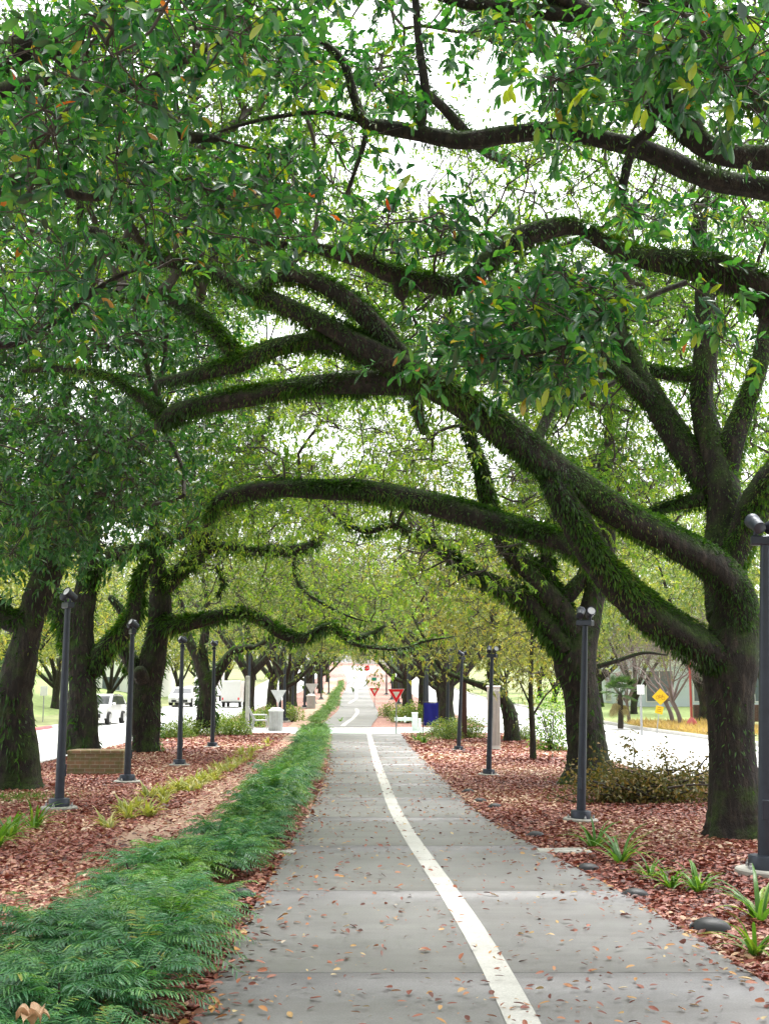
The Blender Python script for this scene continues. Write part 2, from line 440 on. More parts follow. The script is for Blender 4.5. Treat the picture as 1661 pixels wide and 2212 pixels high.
ribbon('path_bed', lambda y: pl(y) + .01, lambda y: pr(y) - .01, np.linspace(1.6, 47.5, 60), M['path'], PZ - .007)
ribbon('white_line', lambda y: pw(y) - .085, lambda y: pw(y) + .085, np.linspace(1.5, 47.3, 120), M['line'], PZ + .004)
# the cross drive and the green band
def flat(name, x0, x1, y0, y1, mat, dz):
    o = link(name, mesh_np(name, [(x0, y0, dz), (x1, y0, dz), (x1, y1, dz), (x0, y1, dz)], [np.array([(0, 1, 2, 3)])]), mat); o['kind'] = 'structure'
flat('crossing_road', UL - 1.07, UR - 1.0, 47.7, 55.8, M['road'], .012)
flat('green_crossing_band', -2.4, 1.6, 47.75, 52.6, M['greenpaint'], .017)
# path beyond the crossing
L2 = [(703,1560),(732,1535),(736,1509),(748,1484),(750,1471),(745,1455)]
R2 = [(803,1566),(819,1546),(812,1529),(800,1504),(795,1486),(792,1471),(790,1455)]
W2A = [(744,1566),(763,1553),(773,1540),(769,1530)]; W2B = [(754,1520),(770,1510),(769,1477)]
_l2, _r2 = xat(L2), xat(R2); wa, wb = smooth_fn(xat(W2A), 1.2), smooth_fn(xat(W2B), 2)
pl2, pr2 = smooth_fn(_l2, 3), smooth_fn(_r2, 3)
ribbon('path', pl2, pr2, np.linspace(56, 205, 90), M['path'], PZ)
ribbon('white_line', lambda y: wa(y) - .11, lambda y: wa(y) + .11, np.linspace(56.6, 86, 60), M['line'], PZ + .006)
ribbon('white_line', lambda y: wb(y) - .13, lambda y: wb(y) + .13, np.linspace(101, 185, 60), M['line'], PZ + .006)
flat_far = ribbon('far_path', lambda y: pl2(205) - (y - 205) * .05, lambda y: pr2(205) + (y - 205) * .02, np.linspace(205, 262, 12), M['apron'], PZ)
# sandy trail
TL = [(-60,1990),(0,1925),(150,1850),(300,1790),(420,1725),(480,1685),(540,1645),(590,1610),(610,1592)]
TR = [(-60,2160),(0,2060),(200,1930),(330,1850),(450,1770),(520,1700),(590,1650),(640,1612),(655,1592)]
tl, tr = smooth_fn(xat(TL)), smooth_fn(xat(TR))
ribbon('sand_trail', tl, tr, np.linspace(4.5, 47.8, 60), M['sand'], .012, nx=4)
TL2 = [(632,1566),(640,1545),(668,1530),(688,1510),(702,1480),(706,1468)]
TR2 = [(678,1566),(690,1545),(698,1530),(715,1510),(728,1480),(728,1468)]
tl2, tr2 = smooth_fn(xat(TL2), 3), smooth_fn(xat(TR2), 3)
ribbon('sand_trail', tl2, tr2, np.linspace(56, 200, 60), M['sand'], .012, nx=3)
M['verge'] = plain('verge_grass', (.17, .19, .075), .9, var=.45, scale=.8)
for us in ([-900, -300, -80, -30, ULF - .1], [URF + .1, 30, 80, 300, 900]): sheet('verge', us, M['verge'], .008)
# lawns across the streets
def lawn(u0, u1, ys, dz, lift=0):
    sheet('lawn', np.linspace(u0, u1, 6), M['lawn'], .015, ys=np.array(ys, float), drop=[lift * k / 5 for k in range(6)])
lawn(ULF - .1, ULF - 9, [40, 50, 57], 0)
lawn(ULF - 4, ULF - 40, [70, 85, 100, 120, 140], 0, 6.0)
lawn(URF + .1, URF + 30, [66, 75, 90, 110, 140], 0)

# ------------------------------------------------------------------ limbs, twigs and leaves
def catmull(P_, n):
    """smooth polyline through control points (rows may carry the radius as 4th value)"""
    P_ = np.asarray(P_, float)
    if len(P_) < 3: 
        t = np.linspace(0, 1, max(n, 2))[:, None]; return P_[0] * (1 - t) + P_[-1] * t
    Q = np.concatenate([2 * P_[:1] - P_[1:2], P_, 2 * P_[-1:] - P_[-2:-1]])
    seg = len(P_) - 1; out = []
    for i in range(seg):
        p0, p1, p2, p3 = Q[i:i + 4]; t = np.linspace(0, 1, n, endpoint=(i == seg - 1))[:, None]
        out.append(.5 * (2 * p1 + (p2 - p0) * t + (2 * p0 - 5 * p1 + 4 * p2 - p3) * t ** 2 + (3 * p1 - p0 - 3 * p2 + p3) * t ** 3))
    return np.concatenate(out)
def frames(P_):
    T = np.gradient(P_, axis=0); T /= np.linalg.norm(T, axis=1)[:, None] + 1e-9
    N = np.zeros_like(P_); ref = np.array([0, 0, 1.]) if abs(T[0, 2]) < .9 else np.array([1., 0, 0])
    n = ref - T[0] * ref.dot(T[0]); n /= np.linalg.norm(n)
    for i in range(len(P_)):
        n = n - T[i] * n.dot(T[i]); n /= np.linalg.norm(n) + 1e-9; N[i] = n
    return T, N, np.cross(T, N)
class Wood:
    """limbs collected into one trunk mesh; remembers their lines for twigs and ferns"""
    def __init__(s): s.V = []; s.F = []; s.T = []; s.n = 0; s.lines = []
    def limb(s, pts, mossy=1.0, seg=14, per=5, lump=.07, flare=0.0, tip=True, wander=0.0):
        L = catmull(pts, per); c, r = L[:, :3].copy(), np.maximum(L[:, 3] * .9, .004)
        m = len(c)
        if wander:
            w_ = rng.normal(0, 1, (m, 3)) * r[:, None] * wander; w_[0] = 0; c = c + w_
        T, N, B = frames(c)
        a = np.linspace(0, 2 * pi, seg, endpoint=False)
        ph = rng.uniform(0, 6.28, 5)
        arc = np.concatenate([[0], np.cumsum(np.linalg.norm(np.diff(c, axis=0), axis=1))])
        rr = np.ones((m, seg))
        rr += lump * np.sin(2 * a[None] + ph[0] + arc[:, None] * 1.3) + lump * .7 * np.sin(3 * a[None] + ph[1] - arc[:, None] * 2.1)
        rr += lump * .5 * np.sin(5 * a[None] + ph[2] + arc[:, None] * .6) + lump * .6 * np.sin(arc[:, None] * 4.3 + ph[3])
        rr += rng.normal(0, lump * .3, (m, seg))
        if flare:
            f = np.exp(-arc / .38)[:, None]; rr += flare * f * (1 + .5 * np.sin(5 * a[None] + ph[4]) + .25 * np.sin(8 * a[None] + ph[1]))
        R_ = r[:, None] * rr
        V = c[:, None] + R_[..., None] * (np.cos(a)[None, :, None] * N[:, None] + np.sin(a)[None, :, None] * B[:, None])
        b = s.n; i = np.arange(m - 1)[:, None] * seg; k = np.arange(seg)[None]; k2 = (k + 1) % seg
        F = np.stack([b + i + k, b + i + k2, b + i + seg + k2, b + i + seg + k], -1).reshape(-1, 4)
        s.V += [V.reshape(-1, 3), c[-1:] + T[-1:] * r[-1]]
        e_ = b + m * seg; base = b + (m - 1) * seg
        s.T.append(np.stack([base + k[0], base + k2[0], np.full(seg, e_)], -1))
        s.F.append(F); s.n += m * seg + 1
        if mossy is not None: s.lines.append((c, r, mossy))
        return s
    def mesh(s, name): return mesh_np(name, np.concatenate(s.V), [np.concatenate(s.F), np.concatenate(s.T)], smooth=True)
    def seeds(s, rmax=.2, step=.5):
        out = [(0, 0, 0)]; out.pop()
        for c, r, _ in s.lines:
            k = np.where(r < rmax)[0]
            out += [tuple(c[i]) for i in k]
        if not out: out = [tuple(c[-1]) for c, r, _ in s.lines]
        return np.array(out)

def edges_mesh(A, B, ra, rb, sag=.12, sides=4, K=4):
    """many thin tapering curved twigs, as arrays"""
    n = len(A); d = B - A; L = np.linalg.norm(d, axis=1)[:, None] + 1e-9; t = d / L
    ref = np.where(np.abs(t[:, 2:3]) < .8, np.array([[0, 0, 1.]]), np.array([[1., 0, 0]]))
    x = np.cross(t, ref); x /= np.linalg.norm(x, axis=1)[:, None]; y = np.cross(t, x)
    o1 = rng.normal(0, sag, (n, 2)) * L; o2 = rng.normal(0, sag, (n, 2)) * L
    s_ = np.linspace(0, 1, K)
    V = np.zeros((n, K, sides, 3)); a = np.linspace(0, 2 * pi, sides, endpoint=False)
    for i, u in enumerate(s_):
        b1 = 3 * u * (1 - u) ** 2; b2 = 3 * u * u * (1 - u)
        c = A + d * u + (o1[:, :1] * b1 + o2[:, :1] * b2) * x + (o1[:, 1:] * b1 + o2[:, 1:] * b2) * y
        r = (ra * (1 - u) + rb * u)[:, None, None]
        V[:, i] = c[:, None] + r * (np.cos(a)[None, :, None] * x[:, None] + np.sin(a)[None, :, None] * y[:, None])
    base = (np.arange(n) * K * sides)[:, None, None]; i = (np.arange(K - 1) * sides)[None, :, None]; k = np.arange(sides)[None, None]; k2 = (k + 1) % sides
    F = np.stack([base + i + k, base + i + k2, base + i + sides + k2, base + i + sides + k], -1).reshape(-1, 4)
    return V.reshape(-1, 3), F
def network(seeds, targets, r_tip=.006, power=.45, rmax=.09, sides=4, alpha=.25):
    """joins every target to the limbs through its nearest neighbour; thickness by what hangs on each twig"""
    nS, nT = len(seeds), len(targets)
    P_ = np.concatenate([seeds, targets]); parent = np.full(nS + nT, -1); plen = np.zeros(nS + nT)
    best = np.full(nT, 1e9); bp = np.zeros(nT, int)
    for c0 in range(0, nS, 400):
        D = np.linalg.norm(targets[:, None] - seeds[None, c0:c0 + 400], axis=2)
        j = D.argmin(1); dm = D[np.arange(nT), j]; u = dm < best
        best[u] = dm[u]; bp[u] = j[u] + c0
    dist = best.copy(); done = np.zeros(nT, bool); order = []
    for _ in range(nT):
        q = np.where(done, 1e9, best); i = int(q.argmin()); done[i] = True; order.append(i)
        parent[nS + i] = bp[i]; plen[nS + i] = plen[bp[i]] + np.linalg.norm(P_[nS + i] - P_[bp[i]])
        d = np.linalg.norm(targets - targets[i], axis=1) + alpha * plen[nS + i]
        u = (d < best) & ~done; best[u] = d[u]; bp[u] = nS + i
    cnt = np.ones(nS + nT)
    for i in reversed(order):
        p = parent[nS + i]; cnt[p] += cnt[nS + i]
    A = P_[parent[nS:]]; B = targets
    rb = np.minimum(r_tip * cnt[nS:] ** power, rmax); isseed = parent[nS:] < nS
    ra = np.where(isseed, rb * 1.15, np.minimum(r_tip * cnt[parent[nS:]] ** power, rb * 1.6))
    V, F = edges_mesh(A, B, ra, rb, .13, sides)
    d = B - A; d /= np.linalg.norm(d, axis=1)[:, None] + 1e-9
    return V, F, d

def unit(v): return v / (np.linalg.norm(v, axis=-1, keepdims=True) + 1e-9)
def leaves_geo(base, d, up, length, width, fine=False, droop=.25):
    """folded leaves; returns vertices, faces, vertices per leaf"""
    n = len(base); d = unit(d); s = unit(np.cross(d, up)); u = np.cross(s, d)
    L = np.broadcast_to(np.asarray(length, float), (n,))[:, None]; W = np.broadcast_to(np.asarray(width, float), (n,))[:, None]
    dn = np.array([[0, 0, -1.]]) * L * droop
    if not fine:
        V = np.stack([base, base + d * L * .5 + s * W * .5 + u * W * .16 + dn * .3, base + d * L + dn, base + d * L * .5 - s * W * .5 + u * W * .16 + dn * .3], 1)
        b = (np.arange(n) * 4)[:, None]
        F = np.concatenate([b + np.array([[0, 1, 2]]), b + np.array([[0, 2, 3]])])
        return V.reshape(-1, 3), [F], 4
    q = []
    for (t, wd) in ((0, .04), (.28, .38), (.6, .5), (.87, .33), (1, .05)):
        c = base + d * L * t + dn * t * t
        q += [c + s * W * wd + u * W * wd * .35, c - u * W * .02, c - s * W * wd + u * W * wd * .35]
    V = np.stack(q, 1); b = (np.arange(n) * 15)[:, None]; F = []
    for i in range(4):
        for k in range(2):
            a = i * 3 + k; F.append(b + np.array([[a, a + 1, a + 4, a + 3]]))
    return V.reshape(-1, 3), [np.concatenate(F)], 15
def crown_mesh(name, cl, cd, nsprig, nleaf, rc, L, W, fine=False, rnd_shift=0.0, flat_=.75, hang=.25, rs=None, warm=None, tv=.13):
    """leaf sprigs scattered round cluster points cl, growing along cd"""
    n = len(cl)
    sp = np.repeat(cl, nsprig, 0) + rng.normal(0, rc, (n * nsprig, 3)) * np.array([1, 1, flat_])
    sd = unit(np.repeat(cd, nsprig, 0) * .6 + rng.normal(0, .7, (n * nsprig, 3)) + np.array([0, 0, -hang]))
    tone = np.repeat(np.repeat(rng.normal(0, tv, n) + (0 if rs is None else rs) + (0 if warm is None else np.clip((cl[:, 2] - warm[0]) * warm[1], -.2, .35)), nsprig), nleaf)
    m = len(sp) * nleaf
    k = np.tile(np.arange(nleaf), len(sp)) / max(nleaf - 1, 1)
    b = np.repeat(sp, nleaf, 0); dd = np.repeat(sd, nleaf, 0)
    b = b + dd * (k[:, None] - .3) * L * 1.8
    out = unit(rng.normal(0, 1, (m, 3))); d = unit(out * .9 + dd * .8 + np.array([0, 0, -hang]))
    up = unit(np.repeat(unit(rng.normal(0, .65, (len(sp), 3)) + np.array([0, 0, .9])), nleaf, 0) + rng.normal(0, .28, (m, 3)))
    ll = L * rng.uniform(.65, 1.2, m)
    V, F, nv = leaves_geo(b, d, up, ll, ll * W / L * rng.uniform(.8, 1.15, m), fine, hang)
    rnd = np.clip(rng.beta(2.2, 2.6, m) + tone + rnd_shift, 0, .92)
    odd = rng.random(m) < .012; rnd[odd] = rng.uniform(.93, 1, odd.sum())
    return (V, F, np.repeat(rnd, nv), 0), sp, sd
def fern_mesh(name, lines, dens, L, W):
    """little fern blades on the limbs: thick on top, hanging from the sides"""
    bb, dd, uu, ll = [], [], [], []
    for c, r, mossy in lines:
        if not mossy: continue
        seg = np.linalg.norm(np.diff(c, axis=0), axis=1); area = seg * (r[:-1] + .03) * 6.28
        n = int(area.sum() * dens * mossy)
        if n < 1: continue
        i = rng.choice(len(seg), n, p=area / area.sum()); t = rng.random(n)[:, None]
        T, N, B = frames(c)
        a = rng.uniform(0, 2 * pi, n)
        nn = unit(N[i] * np.cos(a)[:, None] + B[i] * np.sin(a)[:, None])
        keep = rng.random(n) < np.clip(.72 + .5 * nn[:, 2], .22, 1)
        patch = np.sin(c[i, 0] * 3.3 + c[i, 2] * 2.7 + a * 1.0) + np.sin(c[i, 1] * 3.1 - c[i, 0] * 4.3 + 2 * a)
        keep &= rng.random(n) < np.clip(.74 + .42 * patch, .16, 1)
        i, t, nn, T_ = i[keep], t[keep], nn[keep], T[i][keep]
        p = c[i] * (1 - t) + c[i + 1] * t + nn * (r[i] * .97)[:, None]
        d = unit(nn * .9 + T_ * rng.normal(0, .5, (len(i), 1)) + rng.normal(0, .35, (len(i), 3)) + np.array([0, 0, -.25]) - np.array([0, 0, .9]) * np.clip(.5 - nn[:, 2:3], 0, 1))
        bb.append(p); dd.append(d); uu.append(unit(nn + rng.normal(0, .5, nn.shape) + [0, 0, .4])); ll.append(L * rng.uniform(.45, 1.25, len(i)) * (1 + .45 * (patch[keep] > .9)))
    b = np.concatenate(bb); l = np.concatenate(ll)
    V, F, nv = leaves_geo(b, np.concatenate(dd), np.concatenate(uu), l, l * W / L, False, .3)
    tone = .5 + .22 * np.sin(b[:, 0] * 3 + b[:, 1]) + rng.normal(0, .2, len(b))
    return mesh_np(name, V, F, np.repeat(np.clip(tone, 0, 1), nv))

# where the photograph shows open sky between the branches: no leaf clusters grow there
GAPS = [(990,165,95,75),(1065,255,60,45),(1130,225,55,48),(880,345,85,50),(835,385,60,50),(1590,250,75,50),(1640,715,45,65),(600,722,95,28),(840,885,130,32),
        (820,1145,60,40),(1060,970,90,32),(1035,1065,75,28),(1255,935,45,45),(830,45,40,40),(700,60,30,40),(335,230,35,40),(400,880,50,30),(1450,250,50,40),(650,950,70,40),
        (920,60,60,60),(1180,390,40,30),(980,400,45,25),(1400,930,40,60),(1560,560,60,30),(1290,560,30,30),(160,830,30,22),(370,790,30,35),(740,980,60,50),(1600,830,30,50)]
def gapped(p, keepfrac=.05, grow=1.08):
    x, y = proj(p); bad = np.zeros(len(p), bool)
    for (gx, gy, a, b) in GAPS:
        bad |= ((x - gx) / (a * grow)) ** 2 + ((y - gy) / (b * grow)) ** 2 < rng.uniform(.75, 1.25, len(p))
    return bad & (rng.random(len(p)) > keepfrac)
LIMBLINES = [[(165,400),(178,488),(290,543),(380,568),(465,590),(520,625),(590,600),(715,625),(830,730)],[(520,625),(700,702),(880,800)],[(620,530),(790,565),(930,612),(1030,590),(1110,520),(1225,487),(1380,552),(1560,590)],[(790,264),(1000,304),(1200,281),(1400,326),(1570,395)],[(450,300),(600,252),(790,262)],[(745,430),(795,272)]]
def on_limb(p, wid):
    x, y = proj(p); bad = np.zeros(len(p), bool); wid = wid + .2 * FPX / p[:, 1]
    for L in LIMBLINES:
        for (ax, ay), (bx, by) in zip(L[:-1], L[1:]):
            t = np.clip(((x - ax) * (bx - ax) + (y - ay) * (by - ay)) / ((bx - ax) ** 2 + (by - ay) ** 2), 0, 1)
            bad |= np.hypot(x - ax - t * (bx - ax), y - ay - t * (by - ay)) < wid
    return bad & (rng.random(len(p)) > .15)
def blobs(bl):
    out = []
    for (x, y, sx, sy, Y0, Y1, n) in bl:
        r = np.sqrt(rng.random(n)) * rng.uniform(.8, 1.15, n); a = rng.uniform(0, 6.283, n)
        out.append(Pn(x + sx * r * np.cos(a), y + sy * r * np.sin(a), rng.uniform(Y0, Y1, n)))
    return np.concatenate(out)
def region(x0, x1, y0, y1, Y0, Y1, n, low=None):
    x = rng.uniform(x0, x1, n); y = rng.uniform(y0, y1, n)
    if low is not None:
        k = y < np.interp(x, *zip(*low)) + rng.normal(0, 25, n); x, y = x[k], y[k]
    return Pn(x, y, rng.uniform(Y0, Y1, len(x)))
def px(Y, *pts):
    """limb control points given as (px, py, radius) or (px, py, radius, dY)"""
    return [(*P(p[0], p[1], Y + (p[3] if len(p) > 3 else 0)), p[2]) for p in pts]
def tree(name, label, base, wood, targets, leafmat_, crown_args, group=None, fern=None, net=None, cat='tree', filt=True):
    root = thing(name, base, label, cat, group)
    off = np.array(base, float)
    wood.V = [v - off for v in wood.V]
    link('trunk', wood.mesh('trunk'), M['bark'], root)
    if filt: targets = targets[~gapped(targets)]
    seeds = wood.seeds((net or {}).get('seed_r', .14))
    V, F, d = network(seeds, targets, (net or {}).get('r_tip', .006), sides=(net or {}).get('sides', 4), rmax=(net or {}).get('rmax', .07))
    me, sp, sd = crown_mesh('crown', targets - off, d, **crown_args)
    ns = crown_args['nsprig']
    if (net or {}).get('sprigs', True):
        A = np.repeat(targets, ns, 0); B = sp + off
        V2, F2 = edges_mesh(A, B, np.full(len(A), .004), np.full(len(A), .0022), .1, 3, 3)
        F = np.concatenate([F, F2 + len(V)]); V = np.concatenate([V, V2])
    link('crown', combine('crown', [me, (V - off, [F], None, 1)]), [M[leafmat_], M['twig']], root)
    if fern:
        ls = [(c - off, r, m_) for c, r, m_ in wood.lines]
        link('fern_leaves', fern_mesh('fern_leaves', ls, *fern), M['fern'], root)
    return root

# ---- the oak that arches over the path
wd = Wood(); Y = 14
wd.limb(px(Y, (1590,1812,.33),(1588,1770,.30),(1585,1700,.285),(1580,1600,.275),(1577,1500,.285),(1578,1420,.34),(1584,1340,.29),(1586,1290,.25)), .05, 28, 8, .05, .28)
wd.limb(px(Y, (1590,1400,.27),(1588,1300,.25,-.1),(1545,1228,.225,-.2),(1450,1170,.20,-.3),(1350,1113,.19,-.4),(1230,1035,.19,-.5),(1130,962,.19,-.6),(1040,893,.185,-.7),(960,842,.18,-.8),(880,800,.17,-.9),(800,758,.15,-1),(700,702,.13,-1.1),(600,655,.115,-1.2),(520,625,.10,-1.3),(465,590,.085,-1.4),(380,568,.07,-1.5),(290,543,.065,-1.6),(215,505,.06,-1.7),(178,488,.05,-1.8),(172,430,.04,-1.9),(165,330,.03,-2)), 1, 18, 6, .11)
wd.limb(px(Y, (875,790,.14,-.9),(830,730,.13,-1),(770,665,.12,-1.1),(715,625,.105,-1.2),(650,596,.09,-1.3),(590,600,.08,-1.3),(540,630,.07,-1.3),(515,622,.06,-1.3)), 1, 14, 6, .115)
wd.limb(px(Y, (815,775,.14,-.95),(720,737,.13,-.9),(640,742,.125,-.8),(580,757,.12,-.8),(520,785,.11,-.7),(460,800,.09,-.6),(400,815,.07,-.5),(340,826,.05,-.4)), 1, 14, 6, .09)
wd.limb(px(Y, (520,785,.11,-.7),(490,745,.115,-.6),(450,700,.10,-.5),(390,657,.085,-.4),(320,638,.06,-.3),(240,640,.03,-.2)), 1, 12, 6, .09)
wd.limb(px(Y, (900,826,.15,-.8),(800,828,.135,-.7),(700,832,.135,-.6),(560,853,.13,-.5),(450,872,.13,-.4),(385,890,.14,-.3),(345,918,.10,-.2)), 1, 14, 6, .115)
wd.limb(px(Y, (350,890,.09,-.25),(295,852,.06,-.2),(230,812,.055,-.1),(140,797,.05),(50,800,.03)), .8, 10, 6, .09)
wd.limb(px(Y, (1560,1420,.28),(1490,1382,.25,-.1),(1405,1325,.225,-.2),(1335,1262,.21,-.3),(1282,1200,.19,-.4),(1242,1130,.175,-.5),(1208,1070,.165,-.6),(1185,1020,.14,-.5)), .75, 18, 6, .10)
wd.limb(px(Y, (1320,1250,.19,.0),(1270,1195,.18,.2),(1200,1165,.165,.4),(1100,1138,.16,.6),(1000,1105,.155,.8),(900,1080,.15,.9),(800,1063,.135,1),(700,1058,.13,1),(600,1055,.125,1.1),(520,1067,.12,1.1),(472,1088,.115,1.1),(448,1130,.08,1.1)), 1, 16, 6, .115)
wd.limb(px(Y, (1580,1330,.30,.3),(1560,1230,.25,.7),(1562,1130,.24,.8),(1560,1060,.25,.8),(1535,960,.20,.9),(1515,860,.175,1),(1524,760,.17,1),(1520,640,.13,1.1),(1508,500,.11,1.1),(1522,400,.09,1.2),(1510,290,.06,1.2),(1490,150,.04,1.2)), .22, 18, 6, .07)
wd.limb(px(Y, (1555,1070,.21,.9),(1490,985,.19,1),(1430,897,.17,1.1),(1375,800,.14,1.2),(1340,730,.11,1.2),(1325,640,.08,1.3),(1335,520,.05,1.3)), .8, 14, 6, .08)
wd.limb(px(Y, (1410,870,.13,1.1),(1350,812,.11,1),(1310,775,.085,1),(1290,740,.04,1)), 1, 12, 6, .1)
wd.limb(px(Y, (1565,1040,.18,.9),(1580,960,.18,.8),(1608,880,.155,.8),(1642,780,.13,.8),(1660,660,.10,.8),(1700,500,.08,.8)), .5, 14, 6, .07)
wd.limb(px(Y, (1575,1230,.18,.6),(1620,1120,.2,.4),(1665,1040,.2,.2),(1740,960,.17),(1850,900,.12)), 1, 14, 6, .115)
wd.limb(px(Y, (1520,1075,.11,.9),(1450,1092,.09,1),(1385,1115,.06,1),(1350,1120,.04,1)), .9, 10, 6, .1)
wd.limb(px(Y, (1500,815,.10,1),(1430,805,.085,1.2),(1360,790,.07,1.3),(1300,800,.05,1.4)), .9, 10, 6, .1)
wd.limb(px(Y, (890,820,.09,-.4),(900,880,.085,0),(915,935,.05,.3)), 1, 10, 5, .1)
wd.limb(px(Y, (1130,1010,.035,-.5),(1165,940,.055,-.3),(1195,860,.06,0),(1200,780,.05,.2),(1215,640,.03,.5)), .3, 8, 5, .1)
low_b = [(-400,900),(0,840),(300,660),(520,560),(700,560),(830,620),(950,720),(1150,760),(1300,700),(1480,760),(1661,800),(2200,900)]
tg = np.concatenate([region(250,1700,-500,760,13.2,19.5,1150,low_b), region(1150,1700,560,1020,15.5,19.5,230), region(700,1300,500,900,15,19.5,230), region(-100,620,0,660,13.2,17,300),
                     region(200,2600,-1400,-300,12,20,420), blobs([(600,1000,140,50,15,16.5,16)])])  # the wide region lies above the view, added for overhead shade
tree('arching_oak', 'huge fern-covered live oak whose mossy limbs arch across the concrete path', G(1580,1805), wd, tg, 'leaf_mid',
     dict(nsprig=8, nleaf=8, rc=.27, L=.085, W=.036), fern=(5200, .052, .0125))
# ---- the near oak on the kerb side, trunk outside the picture
wd = Wood(); Y = 9
wd.limb([(5.7,8.2,-.1,.5),(5.65,8.2,.8,.42),(5.6,8.3,1.8,.42),(5.55,8.4,2.8,.44),(5.4,8.6,3.6,.36),(5.3,8.7,4.6,.3)], .3, 24, 6, .05, .25)
wd.limb([(5.5,8.5,3.0,.3),(4.9,8.9,3.8,.22)] + px(Y, (1720,690,.18),(1661,640,.165),(1600,602,.155),(1540,582,.145),(1450,566,.115),(1380,556,.09),(1310,528,.07),(1265,500,.066),(1225,489,.07),(1165,500,.08),(1110,520,.085),(1062,555,.085),(1030,592,.076),(990,616,.08),(930,612,.075),(880,600,.07),(830,585,.065),(790,565,.06),(700,540,.05),(620,530,.035),(540,520,.02)), 1, 14, 6, .11)
wd.limb(px(Y, (862,598,.07),(866,615,.065),(868,640,.055)), .5, 10, 4, .06)
wd.limb([(5.3,8.7,4.5,.25)] + px(Y+.5, (1780,440,.14),(1661,410,.115),(1570,395,.11),(1500,372,.105),(1400,326,.10),(1300,300,.092),(1200,281,.088),(1100,290,.08),(1000,304,.08),(900,288,.073),(830,275,.066),(788,264,.055),(765,210,.04),(745,140,.04),(700,95,.035),(650,82,.03),(590,90,.02)), .3, 14, 6, .08)
wd.limb(px(Y+.5, (795,272,.03),(780,330,.024),(745,430,.014)), 0, 8, 5, .05)
wd.limb(px(Y+.5, (790,262,.035),(700,243,.026),(600,252,.022),(520,270,.018),(430,300,.01)), .2, 8, 5, .06)
wd.limb(px(Y+.5, (905,287,.05),(918,200,.045),(905,100,.04),(895,-20,.04),(880,-200,.03)), .3, 8, 5, .06)
wd.limb(px(Y+.5, (1100,350,.05,1.5),(1040,320,.055,1),(960,235,.05,.6),(920,200,.04,.3)), .5, 8, 5, .06)
wd.limb([(5.3,8.7,4.5,.26)] + px(Y, (1800,350,.13),(1661,340,.105),(1560,332,.10),(1490,292,.105),(1440,240,.10),(1385,185,.10),(1330,110,.095),(1290,50,.095),(1230,5,.10),(1150,-40,.09),(1000,-160,.06)), .4, 14, 6, .08)
wd.limb(px(Y, (1295,55,.08),(1210,32,.07),(1110,18,.06),(1000,5,.05),(900,-25,.04)), .2, 10, 5, .07)
wd.limb(px(Y, (1400,205,.07,.1),(1410,270,.06,.2),(1365,320,.05,.3),(1340,420,.04,.4)), .2, 8, 5, .08)
wd.limb(px(Y, (1490,290,.12),(1440,120,.11,-.3),(1400,-20,.1,-.6),(1380,-200,.08,-1)), .3, 12, 5, .07)
wd.limb([(5.35,8.6,3.9,.26)] + px(Y, (1760,260,.2,-1),(1640,200,.16,-1.4),(1560,120,.13,-1.6),(1500,20,.1,-1.8),(1450,-150,.08,-2)), .7, 12, 5, .08)
wd.limb([(5.3,8.5,4.3,.25),(4.6,6.5,6,.16),(3.4,4.5,6.8,.12),(1.5,3,7.2,.08),(-.5,2,7.4,.05)], .3, 12, 6, .08)
wd.limb(px(7.6, (1480,610,.022,.5),(1400,640,.02,.3),(1310,690,.018),(1240,740,.014),(1130,770,.01),(1000,780,.006)), 0, 6, 5, .05)
tgN = blobs([(1190,640,120,75,7,8.6,26),(1090,760,120,42,7,8.3,17),(1230,775,55,60,7,8.2,12),(1260,640,90,80,7,8.5,18),(1240,200,80,110,6.3,8,22),(1340,120,70,120,6,8,16),(1560,90,130,110,5.5,7.5,34),(740,400,120,45,8,9.5,16),(840,500,80,50,7.5,9,8),
             (680,470,170,60,7.5,9.2,22),(1080,70,90,50,8.5,10,7),(1640,190,50,120,6,8,12),(940,470,50,35,8,9,5),(1400,430,110,60,9,10.5,10),(1580,470,90,60,9,11,10),(930,140,50,90,9,10.5,8),(1480,210,60,60,8,9.5,6),(1560,700,60,40,7.5,8.5,4),(1320,540,40,60,7,8,6),
             (620,-20,260,100,7,9.5,30),(700,170,160,90,8.5,10.5,34),(915,150,50,120,9,10.5,14),(1060,70,80,50,8.5,10,10),(870,230,60,50,9,10.5,10),(1010,330,90,35,9,11,12),(760,330,110,60,9,10.5,16),(1180,330,90,40,9,11,10)])
tgO = region(600,2600,-1500,-120,5,11,400)  # leaf clusters above the view, added to shade the path below
tree('near_oak', 'near live oak on the lamp side with bare dark overhead limbs and big drooping leaves', (5.7,8.2,0), wd, np.concatenate([tgN[~on_limb(tgN, 18)], tgO]), 'leaf_near',
     dict(nsprig=5, nleaf=8, rc=.18, L=.09, W=.044, fine=True, hang=.2, tv=.15), fern=(4200, .046, .010), net=dict(seed_r=.12, rmax=.022, r_tip=.004))
